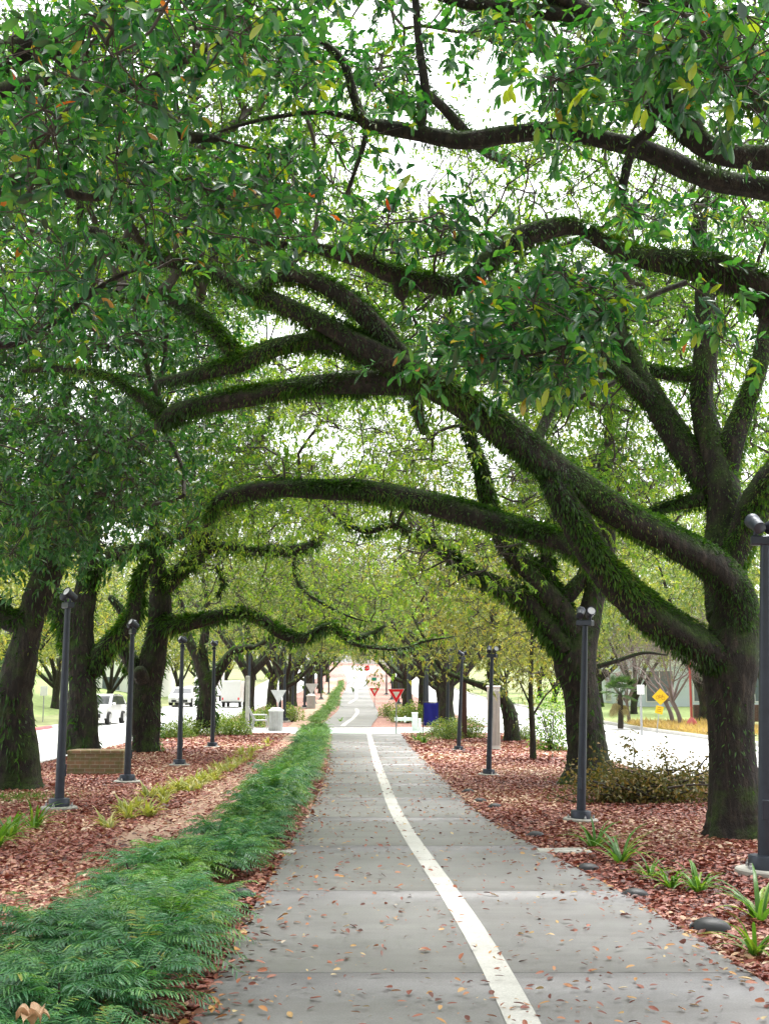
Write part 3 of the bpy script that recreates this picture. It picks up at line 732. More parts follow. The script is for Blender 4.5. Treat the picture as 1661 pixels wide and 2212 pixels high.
# ---- the near oak on the trail side, trunk outside the picture
wd = Wood()
wd.limb([(-6.2,8,-.1,.5),(-6.15,8,1,.42),(-6.0,8,2.2,.43),(-5.8,8,3.2,.36),(-5.4,8,4.2,.28)], .4, 24, 6, .05, .25)
wd.limb([(-5.9,8,3,.26),(-4.4,8,4.3,.16)] + px(8, (-60,430,.08),(10,395,.055),(75,385,.045),(160,420,.035),(240,430,.02)), .5, 10, 5, .08)
wd.limb([(-5.9,8,2.8,.2),(-4.6,8.4,3.5,.12)] + px(9, (-60,760,.05),(30,742,.035),(110,700,.03),(190,640,.025),(260,595,.02),(330,570,.012)), .3, 8, 5, .08)
wd.limb([(-5.4,8,4.2,.26),(-4.2,8,5.2,.18)] + px(8.5, (60,100,.12),(180,160,.11),(300,190,.10),(340,240,.085),(400,290,.06),(470,300,.03)), .8, 12, 5, .08)
wd.limb([(-5.4,8,4.2,.22),(-4,6.5,5.6,.15),(-2.6,5,6.6,.1),(-1,3.6,7.2,.06)], .4, 10, 5, .08)
wd.limb([(-5.4,8,4.2,.2),(-4.3,7.5,4.9,.1)] + px(7, (60,180,.05),(200,200,.035),(300,180,.03),(420,120,.02),(540,60,.012)), .1, 8, 5, .07)
tgN = blobs([(140,150,230,150,5.6,9.5,38),(330,320,270,120,6.5,10.5,52),(140,480,200,130,6.5,10.5,44),(430,480,200,80,7,10.5,40),(150,690,170,80,8,11,22),(500,110,160,110,6,10,20),(60,300,120,120,5.6,8.5,18),(560,350,110,90,7,10,18),(330,40,250,80,5.6,9,22),(350,580,160,50,8,10,14)])
tree('near_oak', 'near live oak filling the upper left corner with dense glossy hanging leaves', (-6.2,8,0), wd, np.concatenate([tgN[~on_limb(tgN, 18)], region(-1200,700,-1500,-80,5,11,400)]), 'leaf_near',  # the region holds unseen overhead clusters, added for shade on the path
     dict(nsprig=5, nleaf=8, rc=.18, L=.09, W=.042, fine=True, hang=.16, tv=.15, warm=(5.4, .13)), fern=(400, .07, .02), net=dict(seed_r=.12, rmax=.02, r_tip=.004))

# ---- the row of oaks on the trail side
wd = Wood(); Y = 20.8
wd.limb(px(Y, (36,1706,.42),(36,1670,.37),(34,1600,.35),(28,1510,.34),(48,1420,.31),(75,1320,.28),(100,1255,.26),(125,1190,.22)), .12, 22, 7, .09, .2)
wd.limb(px(Y, (60,1340,.24),(20,1340,.2),(-30,1300,.18),(-120,1250,.15)), .6, 12, 5, .08)
wd.limb(px(Y, (110,1240,.24),(85,1140,.22),(30,1080,.2),(-60,1040,.18),(-180,1020,.15)), 1, 14, 6, .1)
wd.limb(px(Y, (125,1190,.2),(190,1100,.17,-.6),(270,1000,.13,-1),(330,920,.10,-1.4),(345,860,.08,-1.5)), 1, 14, 6, .1)
wd.limb(px(Y, (125,1200,.18),(130,1080,.16,.6),(110,950,.12,1),(150,820,.08,1.4),(140,700,.05,1.6)), 1, 12, 6, .1)
low_c = [(-400,1330),(0,1240),(200,1190),(330,1120),(420,1040),(480,900),(560,860)]
M['leaf_dark'] = leafmat('oak_leaf_deep_green', [(0, (.014, .065, .024)), (.5, (.038, .13, .038)), (.85, (.10, .21, .045)), (1, (.25, .26, .05))], .36, .38, (1.6, 1.8, .4), .5)  # deep green leaf of the dark trail oak
tg = np.concatenate([region(-200,500,640,1260,18,23.5,620,low_c), region(-300,520,250,760,18,24,420), region(-900,300,-600,300,14,24,160), region(-120,340,880,1210,15,18.5,170,[(-200,1270),(60,1230),(200,1180),(340,1040)])])
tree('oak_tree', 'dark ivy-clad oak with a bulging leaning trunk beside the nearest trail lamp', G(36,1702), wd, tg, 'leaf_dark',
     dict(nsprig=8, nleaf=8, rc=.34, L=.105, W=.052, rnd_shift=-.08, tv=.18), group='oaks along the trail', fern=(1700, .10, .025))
wd = Wood(); Y = 31
wd.limb(px(Y, (180,1628,.48),(180,1590,.43),(178,1500,.42),(174,1410,.40),(178,1340,.33),(186,1270,.27),(195,1190,.24),(205,1100,.2),(195,980,.13),(210,850,.08)), .16, 22, 7, .08, .2)
wd.limb(px(Y, (168,1430,.30),(140,1340,.28),(105,1270,.26),(60,1190,.2),(0,1120,.15)), .8, 14, 6, .08)
wd.limb(px(Y, (195,1450,.28),(228,1400,.26),(262,1372,.25),(288,1330,.23),(300,1260,.2),(335,1190,.16),(330,1090,.12),(350,980,.08)), 1, 14, 6, .09)
wd.limb(px(Y, (185,1285,.2),(215,1222,.2),(265,1192,.18),(330,1180,.14),(400,1150,.1),(450,1080,.07)), 1, 12, 6, .09)
tg = np.concatenate([region(-50,560,560,1230,27,34,520,[(-100,1230),(200,1200),(330,1170),(450,1120),(560,1080)]), region(-300,600,200,620,26,34,200)])
tree('oak_tree', 'broad oak with an arching side limb rising behind the low brick pier', G(180,1622) * [1, 1, 0] + [0, 0, 0], wd, tg, 'leaf_mid',
     dict(nsprig=9, nleaf=8, rc=.5, L=.11, W=.042), group='oaks along the trail', fern=(900, .14, .035))
wd = Wood(); Y = 33
wd.limb(px(Y, (318,1630,.46),(318,1590,.41),(316,1500,.40),(332,1420,.36),(345,1350,.33),(345,1290,.34),(342,1245,.30),(335,1170,.22),(350,1080,.17),(362,980,.11),(355,880,.07)), .12, 22, 7, .09, .15)
wd.limb(px(Y, (312,1490,.27),(285,1430,.26),(262,1390,.2),(268,1330,.16),(240,1290,.1)), .4, 14, 6, .08)
wd.limb(px(Y, (308,1465,.24,-.3),(302,1452,.2,-.7)), 0, 14, 4, .04)
wd.limb(px(Y, (345,1275,.27),(395,1228,.25),(440,1190,.19),(490,1180,.15),(560,1192,.14),(640,1186,.13),(685,1172,.12),(700,1140,.10),(690,1100,.05)), 1, 14, 6, .1)
wd.limb(px(Y, (640,1186,.06),(636,1230,.055),(650,1270,.05),(690,1300,.045),(750,1330,.035),(800,1345,.02)), .3, 8, 5, .08)
wd.limb(px(Y, (350,1340,.3),(385,1352,.27,-.3),(430,1342,.2,-.5),(500,1326,.18,-.7),(560,1338,.165,-.8),(608,1370,.15,-.9),(660,1378,.135,-1),(710,1352,.125,-1),(752,1378,.10,-1),(800,1370,.08,-1),(832,1352,.05,-1)), .9, 14, 6, .09)
wd.limb(px(Y, (715,1352,.08,-1),(760,1388,.065,-1.2),(800,1398,.055,-1.3),(870,1402,.05,-1.4),(920,1385,.04,-1.5),(980,1375,.02,-1.6)), .6, 8, 5, .08)
wd.limb(px(Y, (470,1225,.07),(482,1260,.07),(470,1290,.05)), .6, 8, 5, .06)
wd.limb(px(Y, (400,1225,.2),(450,1130,.16),(500,1030,.12),(560,950,.08),(600,850,.05)), 1, 12, 6, .09)
tg = np.concatenate([region(330,860,820,1230,28,37,760,[(300,1200),(450,1180),(620,1160),(760,1140)]), region(420,900,1200,1400,31,36,130,[(400,1290),(600,1330),(760,1380),(900,1400)]), region(300,900,450,900,26,38,420)])
tree('oak_tree', 'twisted oak with a sawn grey stub and a low horizontal mossy limb over the trail', G(318,1622), wd, tg, 'leaf_light',
     dict(nsprig=9, nleaf=8, rc=.5, L=.11, W=.042, rnd_shift=.08), group='oaks along the trail', fern=(900, .14, .035))
wd = Wood(); Y = 45
wd.limb(px(Y, (446,1572,.40),(446,1540,.36),(446,1480,.34),(432,1432,.25),(408,1380,.18),(395,1320,.12),(380,1250,.08)), .3, 18, 6, .08, .1)
wd.limb(px(Y, (448,1490,.28),(478,1440,.22),(510,1405,.17),(560,1395,.11),(600,1360,.08),(650,1340,.05)), .4, 12, 6, .09)
wd.limb(px(Y, (446,1480,.2),(440,1400,.18),(450,1320,.13),(440,1250,.08)), .4, 12, 6, .09)
tg = np.concatenate([region(330,800,1000,1380,42,52,420), region(620,860,1280,1425,42,48,80)])
tree('oak_tree', 'slender forked oak rising from shrubs near the far end of the trail bed', G(446,1568), wd, tg, 'leaf_far',
     dict(nsprig=8, nleaf=8, rc=.65, L=.13, W=.055), group='oaks along the trail', fern=(220, .18, .06))
# ---- the row of oaks on the mulch side
wd = Wood(); Y = 21.8
wd.limb(px(Y, (1268,1698,.48),(1267,1660,.40),(1262,1590,.35),(1256,1500,.37),(1243,1430,.44),(1262,1370,.30),(1280,1300,.23),(1298,1230,.21),(1310,1150,.18),(1300,1040,.14),(1320,900,.1),(1310,780,.06)), .1, 24, 7, .07, .25)
wd.limb(px(Y, (1228,1400,.34),(1195,1362,.27),(1135,1295,.2),(1065,1262,.17),(1010,1232,.14),(955,1190,.11),(900,1165,.09),(850,1135,.07),(790,1148,.06),(730,1120,.04)), 1, 14, 6, .09)
wd.limb(px(Y, (1232,1390,.3),(1215,1330,.27),(1170,1265,.25),(1118,1205,.22),(1080,1150,.19),(1052,1080,.17),(1035,1000,.12),(1000,900,.08)), 1, 14, 6, .115)
wd.limb(px(Y, (1205,1310,.17),(1235,1275,.15),(1260,1240,.12),(1265,1190,.08)), .3, 10, 6, .06)
wd.limb(px(Y, (1200,1310,.12),(1185,1240,.14),(1178,1190,.12),(1190,1120,.08)), .8, 10, 6, .06)
wd.limb(px(Y, (1290,1440,.05),(1340,1425,.04),(1390,1410,.03),(1440,1415,.015)), 0, 8, 5, .06)
low_r = [(650,1080),(760,1150),(900,1190),(1050,1180),(1200,1150),(1300,1210),(1450,1200),(1661,1180),(2000,1150)]
tg = np.concatenate([region(640,1420,800,1210,20,28,860,low_r), region(1100,1661,600,1150,20,28,480,low_r), region(850,1100,1180,1330,19,22,40,[(850,1200),(1000,1270),(1100,1300)]), region(600,1700,200,700,20,30,420)])
tree('oak_tree', 'stout flaring oak with a mossy forked limb standing beside the second path lamp', G(1268,1690), wd, tg, 'leaf_light',
     dict(nsprig=8, nleaf=8, rc=.42, L=.09, W=.036, rnd_shift=.1), group='oaks along the mulch bed', fern=(1700, .10, .024))
wd = Wood(); Y = 40
wd.limb(px(Y, (1106,1606,.30),(1104,1575,.26),(1097,1530,.23),(1078,1502,.21),(1050,1485,.14),(1000,1467,.10),(955,1445,.085),(935,1408,.07),(912,1370,.05),(890,1330,.04)), .6, 14, 6, .09, .1)
wd.limb(px(Y, (1080,1500,.18),(1060,1450,.14),(1075,1390,.1),(1060,1330,.06)), .6, 12, 6, .1)
tg = np.concatenate([region(900,1220,1230,1430,37,44,210), region(760,1320,940,1260,38,50,400)])
tree('oak_tree', 'small leaning oak bent low over the bed behind the fourth path lamp', G(1104,1602), wd, tg, 'leaf_yellow',
     dict(nsprig=8, nleaf=7, rc=.6, L=.12, W=.06), group='oaks along the mulch bed', fern=(100, .15, .05))
wd = Wood(); Y = 29.5
wd.limb(px(Y, (1151,1640,.085),(1150,1580,.075),(1146,1500,.07),(1147,1430,.06),(1150,1350,.04),(1152,1290,.02)), 0, 10, 5, .08, .1)
wd.limb(px(Y, (1148,1530,.03),(1125,1480,.022),(1105,1440,.012)), 0, 6, 5, .05)
wd.limb(px(Y, (1148,1550,.03),(1180,1500,.022),(1215,1470,.012)), 0, 6, 5, .05)
tg = region(1075,1245,1270,1480,28,31,75)
tree('sapling', 'thin young tree with yellow-green leaves standing beside the stout flaring oak', G(1151,1638), wd, tg, 'leaf_yellow',
     dict(nsprig=7, nleaf=6, rc=.3, L=.09, W=.045))

# ------------------------------------------------------------------ trees further off: a few kinds, copied
def make_tree(name, label, group, mat, h, spread, low, ncl, L, W, nl=8, ns=8, rc=.55, trunk=.36, nlimb=6, bare=False, rs=0.0, cat='tree', mossy=None):
    root = thing(name, (0, 0, 0), label, cat, group)
    wd = Wood(); fork = low * rng.uniform(.55, .75)
    lean = rng.normal(0, .15, 2)
    wd.limb([(0, 0, -.15, trunk * 1.1), (lean[0] * .3, lean[1] * .3, fork * .5, trunk * .85), (lean[0], lean[1], fork, trunk * .9), (lean[0] * 1.5, lean[1] * 1.5, fork * 1.3, trunk * .6)], .5, 14, 5, .08, .2)
    for k in range(nlimb):
        a = 2 * pi * (k + rng.uniform(-.25, .25)) / nlimb; sp = spread * rng.uniform(.55, .85); top = h * rng.uniform(.5, .85)
        pts = []
        for t in (0, .2, .45, .7, 1):
            rr = sp * t; z = fork * .9 + (top - fork) * (t ** .75 if k % 2 else t ** 1.1)
            pts.append((lean[0] + rr * cos(a + .3 * sin(3 * t + k)), lean[1] + rr * sin(a + .3 * sin(3 * t + k)), z + rng.normal(0, .15), trunk * .55 * (1 - .85 * t)))
        wd.limb(pts, .6, 10, 5, .1)
    link('trunk', wd.mesh('trunk'), M['greybark' if bare else 'bark'], root)
    q = rng.normal(0, 1, (ncl * 3, 3)); q = unit(q) * (rng.random((ncl * 3, 1)) ** .35)
    q = q[q[:, 2] > -.55][:ncl]
    t = np.stack([q[:, 0] * spread, q[:, 1] * spread, low + (h - low) * (.45 + .55 * q[:, 2]) ], -1)
    rad = np.hypot(t[:, 0], t[:, 1]); t[:, 2] -= .05 * np.maximum(rad - spread * .6, 0) * low
    lump = np.sin(t[:, 0] * 1.1 + t[:, 2] * .9) + np.sin(t[:, 1] * 1.2 - t[:, 2] * .7); t = t[lump > -1.0]
    V, F, d = network(wd.seeds(.16), t, .008 if not bare else .006, sides=4, rmax=.09)
    if bare:
        nb = len(t) * 9
        A = np.repeat(t, 9, 0) + rng.normal(0, .15, (nb, 3)); B = A + unit(rng.normal(0, .7, (nb, 3)) + [0, 0, .6]) * rng.uniform(.25, .7, (nb, 1))
        V2, F2 = edges_mesh(A, B, np.full(nb, .006), np.full(nb, .003), .1, 3, 3)
        link('crown', combine('crown', [(V, [F], None, 0), (V2, [F2], None, 0)]), M['greybark'], root)
    else:
        me, _, _ = crown_mesh('crown', t, d, ns, nl, rc, L, W, rs=rs)
        link('crown', combine('crown', [me, (V, [F], None, 1)]), [M[mat], M['twig']], root)
    return root
oakA = make_tree('oak_tree', 'big-trunked oak just beyond the crossing beside the blue banner', 'oaks lining the avenue beyond the crossing', 'leaf_far', 11.5, 7.6, 3.6, 420, .15, .065, trunk=.5, nlimb=7)
oakB = make_tree('oak_tree', 'oak with olive-green crown lining the avenue beyond the crossing', 'oaks lining the avenue beyond the crossing', 'leaf_far', 12.5, 7.0, 3.9, 420, .15, .065, trunk=.38, nlimb=6)
oakC = make_tree('oak_tree', 'oak with yellow-green crown lining the avenue beyond the crossing', 'yellowing oaks lining the avenue beyond the crossing', 'leaf_yellow', 10.5, 6.6, 3.3, 400, .15, .07, trunk=.3, nlimb=6)
bgA = make_tree('street_tree', 'broad green tree standing across the street among others', 'trees across the streets', 'leaf_far', 13, 6.5, 2.6, 430, .19, .085, trunk=.32, nlimb=6)
bgB = make_tree('street_tree', 'yellow-green tree standing across the street among others', 'yellowing trees across the streets', 'leaf_yellow', 11, 5.6, 1.8, 400, .18, .085, trunk=.26, nlimb=6)
def put(proto, u, Y, s=1.0, first=False, label=None, dz=0):
    X = u + DR * Y; loc = (X, Y, gz(X, Y) + dz)
    rz = rng.uniform(0, 6.28); sc = (s * rng.uniform(.92, 1.08), s * rng.uniform(.92, 1.08), s * rng.uniform(.92, 1.08))
    if first:
        proto.location = loc; proto.rotation_euler = (0, 0, rz); proto.scale = sc; return proto
    return dup(proto, loc, rz, label, sc)
SHARE_A = 'oak with olive-green crown lining the avenue beyond the crossing'
put(oakA, 4.35, 62, .95, True)
put(oakB, -5.6, 61, 1, True); put(oakC, -4.2, 70, .9, True)
for (p, u, Y, s) in [(oakB, 3.9, 76, 1), (oakC, 4.6, 69, .85), (oakB, -5.8, 80, 1), (oakC, 3.4, 90, 1), (oakB, -5.2, 94, 1.05), (oakC, -4.8, 108, .95), (oakB, 4.2, 106, 1.05), (oakC, 4.4, 122, 1),
                     (oakB, -5.2, 124, 1.1), (oakC, -4.6, 142, 1.05), (oakB, 4.4, 140, 1.1), (oakC, 4.6, 160, 1), (oakB, -5.4, 164, 1.05), (oakB, 5, 184, 1.1), (oakC, -5, 188, 1), (oakC, 5.6, 212, 1), (oakB, -6.5, 214, 1)]:
    put(p, u, Y, s)
for (u, Y, s) in [(-6, -7, 1.1), (6, -8, 1.1), (0, -13, 1.1), (-11, 0, 1.0), (12, 1, 1.0)]: put(oakB, u, Y, s)  # unseen oaks beside and behind the camera, added to shade the near path
put(bgA, -19.5, 36, 1.0, True); put(bgB, -18.5, 49, .95, True)
for (p, u, Y, s) in [(bgB, -19, 66, 1.05), (bgA, -20, 80, 1), (bgB, -18.6, 90, 1), (bgA, -19, 108, 1.1), (bgB, -18, 122, 1), (bgA, -19, 142, 1.1), (bgB, -18, 165, 1.1), (bgA, -17, 195, 1.1), (bgA, -28, 60, 1.3), (bgA, -33, 95, 1.4), (bgB, -30, 125, 1.3), (bgA, -26, 165, 1.3), (bgA, -23, 24, 1.0), (bgB, -27, 44, 1.1),
                     (bgA, 17.5, 62, 1), (bgB, 17, 76, 1), (bgA, 18, 92, 1.1), (bgB, 16.5, 104, 1), (bgA, 18, 122, 1.1), (bgB, 17, 142, 1.05), (bgA, 18, 165, 1.1), (bgB, 17, 192, 1.1), (bgA, 28, 84, 1.3), (bgA, 30, 118, 1.4), (bgB, 28, 150, 1.3),
                     (bgA, -14, 268, 1.2), (bgB, -6, 282, 1.2), (bgA, 8, 276, 1.15), (bgB, 15, 268, 1.2), (bgA, 24, 262, 1.3), (bgA, -25, 255, 1.3), (bgB, -36, 240, 1.4), (bgA, 36, 240, 1.4), (bgA, 1.5, 305, 1.3), (bgB, 12, 300, 1.3), (bgA, -16, 300, 1.3)]:
    put(p, u, Y, s)
# leafless ornamental trees on the verge across the street
cm = make_tree('bare_tree', 'leafless pinkish-grey multi-stemmed tree behind the yellow sign', 'leafless trees on the far verge', None, 5.4, 2.6, 1.7, 170, 0, 0, trunk=.11, nlimb=7, bare=True)
put(cm, 14.6, 57, 1.0, True)
dup(cm, (13.0, 53.5, 0), 1.9, 'leafless pinkish-grey multi-stemmed tree beside the dark red pole', 1.0)
dup(cm, (12.4, 62, 0), 3.3, 'small leafless tree between the palm and the yellow sign', .95)
dup(cm, (-17.8, 38, 0), 2.2, 'leafless reddish tree across the street behind the leaning oak', 1.05)
# palms: fan leaves on a short trunk with a skirt of dead ones
def make_palm(label, loc, s=1.0):
    root = thing('palm_tree', loc, label, 'palm'); root.scale = (s,) * 3
    wd = Wood(); wd.limb([(0, 0, -.1, .2), (.02, 0, .7, .18), (.0, .03, 1.5, .16), (0, 0, 2.0, .12)], None, 12, 5, .1)
    link('trunk', wd.mesh('trunk'), M['twig'], root)
    for nm, n, mat, e0, e1 in (('crown', 34, 'shrub_dark', -.25, 1.2), ('dead_fronds', 8, 'deadpalm', -1.45, -1.0)):
        b, d, u, L = [], [], [], []
        sa, sb = [], []
        for k in range(n):
            az = rng.uniform(0, 6.28); el = rng.uniform(e0, e1); st = rng.uniform(.6, 1.0)
            ax = np.array([cos(az) * cos(el), sin(az) * cos(el), sin(el)]); hub = np.array([0, 0, 1.95]) + ax * st
            sa.append((0, 0, 1.95)); sb.append(hub)
            side = unit(np.cross(ax, [0, 0, 1.]))
            for q in np.linspace(-1.5, 1.5, 15):
                b.append(hub); d.append(ax * cos(q) + side * sin(q)); u.append(np.cross(side, ax)); L.append(.62 * (1 - .18 * abs(q)))
        V, F, nv = leaves_geo(np.array(b), np.array(d), np.array(u), np.array(L), .05, False, .3)
        V2, F2 = edges_mesh(np.array(sa, float), np.array(sb), np.full(n, .014), np.full(n, .008), .05, 3, 3)
        link(nm, mesh_np(nm, np.concatenate([V, V2]), F + [F2 + len(V)], np.concatenate([np.repeat(rng.random(len(L)), nv), np.full(len(V2), .4)])), M[mat], root)
    return root
M['deadpalm'] = leafmat('dead_palm_frond', [(0, (.22, .19, .08)), (1, (.36, .30, .15))], .7, .2)
M['shrub_dark'] = leafmat('palm_leaf', [(0, (.03, .08, .03)), (1, (.10, .17, .07))], .4, .25)
make_palm('bushy fan palm with a skirt of dead fronds across the street near the bare trees', (11.0, 57, 0), .78)
make_palm('short fan palm across the street beside the small white sign', (-16.6, 50, 0), 1.1)

# ------------------------------------------------------------------ shrubs and small plants
def make_frond_plant(label, group, mat, nf=46, R0=.55, nlf=13):
    root = thing('feathery_shrub', (0, 0, 0), label, 'shrub', group)
    bb, dd, uu, ll, tn = [], [], [], [], []
    stA, stB = [], []
    for k in range(nf):
        az = rng.uniform(0, 6.28); el = rng.uniform(.15, 1.25); h0 = rng.uniform(.16, .36); rl = rng.uniform(.3, .5)
        c0 = np.array([cos(az) * .08, sin(az) * .08, h0]); ax = np.array([cos(az) * cos(el), sin(az) * cos(el), sin(el)])
        side = unit(np.cross(ax, [0, 0, 1.])); tone = rng.beta(2, 2.4)
        prev = c0
        for j in range(nlf):
            t = (j + 1) / nlf; p = c0 + ax * rl * t + np.array([0, 0, -1]) * rl * .42 * t * t
            tg = unit(ax + np.array([0, 0, -1]) * .84 * t); sd2 = unit(np.cross(tg, [0, 0, 1.])); up = np.cross(sd2, tg)
            for sgn in (-1, 1):
                bb.append(p); dd.append(sd2 * sgn * .85 + tg * .6 + rng.normal(0, .12, 3) - np.array([0, 0, .12])); uu.append(up + rng.normal(0, .2, 3))
                ll.append(rng.uniform(.06, .092) * (1 - .35 * abs(t - .5))); tn.append(tone + rng.normal(0, .1))
            stA.append(prev); stB.append(p); prev = p
    V, F, nv = leaves_geo(np.array(bb), np.array(dd), np.array(uu), np.array(ll), .0105, True, .28)
    V2, F2 = edges_mesh(np.array(stA), np.array(stB), np.full(len(stA), .0028), np.full(len(stA), .0022), .02, 3, 2)
    n = 7; a = rng.uniform(0, 6.28, n)
    V3, F3 = edges_mesh(np.zeros((n, 3)) + [0, 0, -.03], np.stack([np.cos(a) * .12, np.sin(a) * .12, rng.uniform(.2, .38, n)], -1), np.full(n, .011), np.full(n, .007), .1, 5, 4)
    link('foliage', combine('foliage', [(V, F, np.repeat(np.clip(tn, 0, .985), nv), 0), (V2, [F2], np.full(len(V2), .75), 0), (V3, [F3], None, 1)]), [M[mat], M['twig']], root)
    return root
HL, HG = 'low feathery evergreen shrub in the long hedge row between path and sandy trail', 'feathery shrubs in the hedge beside the path'
M['hedge_lit'] = leafmat('feathery_leaf_lit', [(0, (.035, .12, .03)), (.5, (.09, .24, .04)), (1, (.24, .38, .06))], .38, .36, (1.3, 1.4, .5))  # brighter leaf copy; stronger light farther along is put into its colour
hp = [make_frond_plant(HL, HG, mt, nf) for mt, nf in (('hedge', 50), ('hedge', 58), ('hedge', 46), ('hedge_lit', 52), ('hedge_lit', 56))]
def width(y): return np.interp(y, [4, 7, 9, 11, 13, 30, 48], [1.85, 1.75, 1.55, 1.4, .98, 1.0, 1.2])
used = set(); nplants = 0
y = 4.6
while y < 47.5:
    st = .46 if y < 20 else .56
    wd_ = width(y); rows = 4 if y < 8.5 else (3 if y < 12 else 2)
    for r_ in range(rows):
        right = pl(y) - (.30 if y < 11 else .44)
        if 9.4 < y < 10.6 and r_ == 0: continue
        x = right - (wd_ - .85) * r_ / max(rows - 1, 1) + rng.normal(0, .07); yy = y + rng.normal(0, .1)
        k = int(rng.integers(3)) if rng.random() > np.interp(yy, [6, 14, 30], [.06, .3, .8]) else 3 + int(rng.integers(2)); s = rng.uniform(.7, 1.02); hz = np.interp(y, [4, 11, 14], [.7, .74, .92])  # brighter copies drawn more often with distance, imitating stronger light
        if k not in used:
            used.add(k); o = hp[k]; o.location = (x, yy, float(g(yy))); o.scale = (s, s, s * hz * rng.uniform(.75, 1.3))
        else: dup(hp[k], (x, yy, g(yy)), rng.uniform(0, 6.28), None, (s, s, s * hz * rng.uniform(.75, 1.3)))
        nplants += 1
    y += st
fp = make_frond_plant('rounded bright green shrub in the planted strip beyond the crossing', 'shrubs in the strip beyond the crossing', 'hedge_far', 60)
first = True
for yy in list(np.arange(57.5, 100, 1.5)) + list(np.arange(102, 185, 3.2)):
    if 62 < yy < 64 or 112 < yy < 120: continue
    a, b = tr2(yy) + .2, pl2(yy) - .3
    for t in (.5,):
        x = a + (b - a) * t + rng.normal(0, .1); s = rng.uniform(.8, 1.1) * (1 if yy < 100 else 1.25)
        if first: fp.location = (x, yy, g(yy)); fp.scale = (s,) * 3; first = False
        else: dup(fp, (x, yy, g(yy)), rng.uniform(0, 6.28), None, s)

def make_bush(name, label, group, mat, r=.5, h=.7, n=900, L=.08, W=.04, cat='shrub'):
    root = thing(name, (0, 0, 0), label, cat, group)
    q = unit(rng.normal(0, 1, (n, 3))) * (rng.random((n, 1)) ** .4); q[:, 2] = np.abs(q[:, 2])
    q *= 1 + .18 * np.sin(5 * q[:, :1] + 4 * q[:, 1:2])
    p = q * np.array([r, r, h]) + [0, 0, .06]
    V, F, nv = leaves_geo(p, unit(q + rng.normal(0, .6, q.shape)), unit(q * .5 + rng.normal(0, .4, q.shape) + [0, 0, .8]), L * rng.uniform(.6, 1.2, n), W, False, .25)
    k = 14; a = rng.uniform(0, 6.28, k)
    V2, F2 = edges_mesh(np.zeros((k, 3)) - [0, 0, .03], np.stack([np.cos(a) * r * .6, np.sin(a) * r * .6, rng.uniform(.4, .8, k) * h], -1), np.full(k, .012), np.full(k, .004), .1, 4, 4)
    link('foliage', combine('foliage', [(V, F, np.repeat(np.clip(rng.beta(2, 2, n), 0, 1), nv), 0), (V2, [F2], None, 1)]), [M[mat], M['twig']], root)
    return root
def atg(pxy, dz=0): 
    q = G(*pxy); return (q[0], q[1], q[2] + dz)
b1 = make_bush('shrub', 'bright green leafy shrub nearest the armchair bench in the trail bed', None, 'shrub', .75, .65, 1400, .11, .06)
b1.location = atg((505, 1590))
for (p_, s, lab) in [((470, 1580), 1.1, 'bright green leafy shrub at the foot of the slender forked oak'), ((415, 1592), 1.0, 'rusty-green low shrub beside the third trail lamp'), ((545, 1572), 1.15, 'green rounded shrub just behind the bench and bin'),
                     ((380, 1596), .9, 'brownish low shrub nearest the twisted oak'), ((575, 1556), 1.1, 'green shrub across the drive behind the fluted bin')]:
    dup(b1, atg(p_), rng.uniform(0, 6), lab, s)
b2 = make_bush('shrub', 'clipped box-like green shrub under the blue banner', None, 'shrub', .45, .6, 1200, .07, .045)
b2.location = atg((945, 1594))
for (p_, s, lab) in [((968, 1600), 1.1, 'clipped green shrub at the base of the farthest near-side path lamp'), ((985, 1588), 1.0, 'rounded green shrub in front of the brown post'), ((1016, 1597), 1.25, 'tall narrow green shrub beside the brown post'),
                     ((880, 1562), 1.6, 'round green shrub behind the white rail fence'), ((905, 1562), 1.5, 'reddish-green round shrub between the yield sign and the blue banner'), ((862, 1560), 1.3, 'small green shrub right behind the nearer yield sign'),
                     ((840, 1550), 1.3, 'pale green mound beside the wavy path beyond the crossing'), ((1135, 1600), .8, 'small sprig of a shrub beside the leaning oak'), ((630, 1560), 1.4, 'green mound on the trail edge just past the crossing')]:
    dup(b2, atg(p_), rng.uniform(0, 6), lab, s)
hol = make_bush('shrub', 'upright dark holly-like shrub beside the thin young tree', None, 'leaf_mid', .6, 2.0, 1500, .10, .055); hol.location = atg((1190, 1625))
def make_strap(name, label, mat, n=16, L=.42, wd_=.032, cat='plant', group=None):
    root = thing(name, (0, 0, 0), label, cat, group); V, F, rn = [], [], []
    for k in range(n):
        az = rng.uniform(0, 6.28); el = rng.uniform(.75, 1.5); l = L * rng.uniform(.6, 1.15); w2 = wd_ * rng.uniform(.7, 1.1); b = len(V)
        d = np.array([cos(az), sin(az), 0]); s = np.array([-sin(az), cos(az), 0]); c = d * .05 * rng.random() + s * rng.normal(0, .02); e_ = el; t_ = rng.random()
        for j in range(7):
            ww = w2 * (1 - (j / 6) ** 2.5) * .5 + .001
            V += [c + s * ww + [0, 0, ww * .4], c, c - s * ww + [0, 0, ww * .4]]; rn += [t_] * 3
            c = c + (d * cos(e_) + np.array([0, 0, 1]) * sin(e_)) * l / 6; e_ -= rng.uniform(.12, .34)
        for j in range(6):
            a = b + j * 3; F += [(a, a + 1, a + 4, a + 3), (a + 1, a + 2, a + 5, a + 4)]
    link('blades', mesh_np('blades', V, [np.array(F)], rn, True), M[mat], root); return root
s1 = make_strap('strap_leaf_plant', 'tall bright strap-leaved clump by the round footing of the second path lamp', 'strap', 24, .44, .034); s1.location = atg((1282, 1835))
s2 = make_strap('strap_leaf_plant', 'tall strap-leaved clump standing at the picture edge by the path', 'strap', 22, .5, .036); s2.location = atg((1640, 1998))
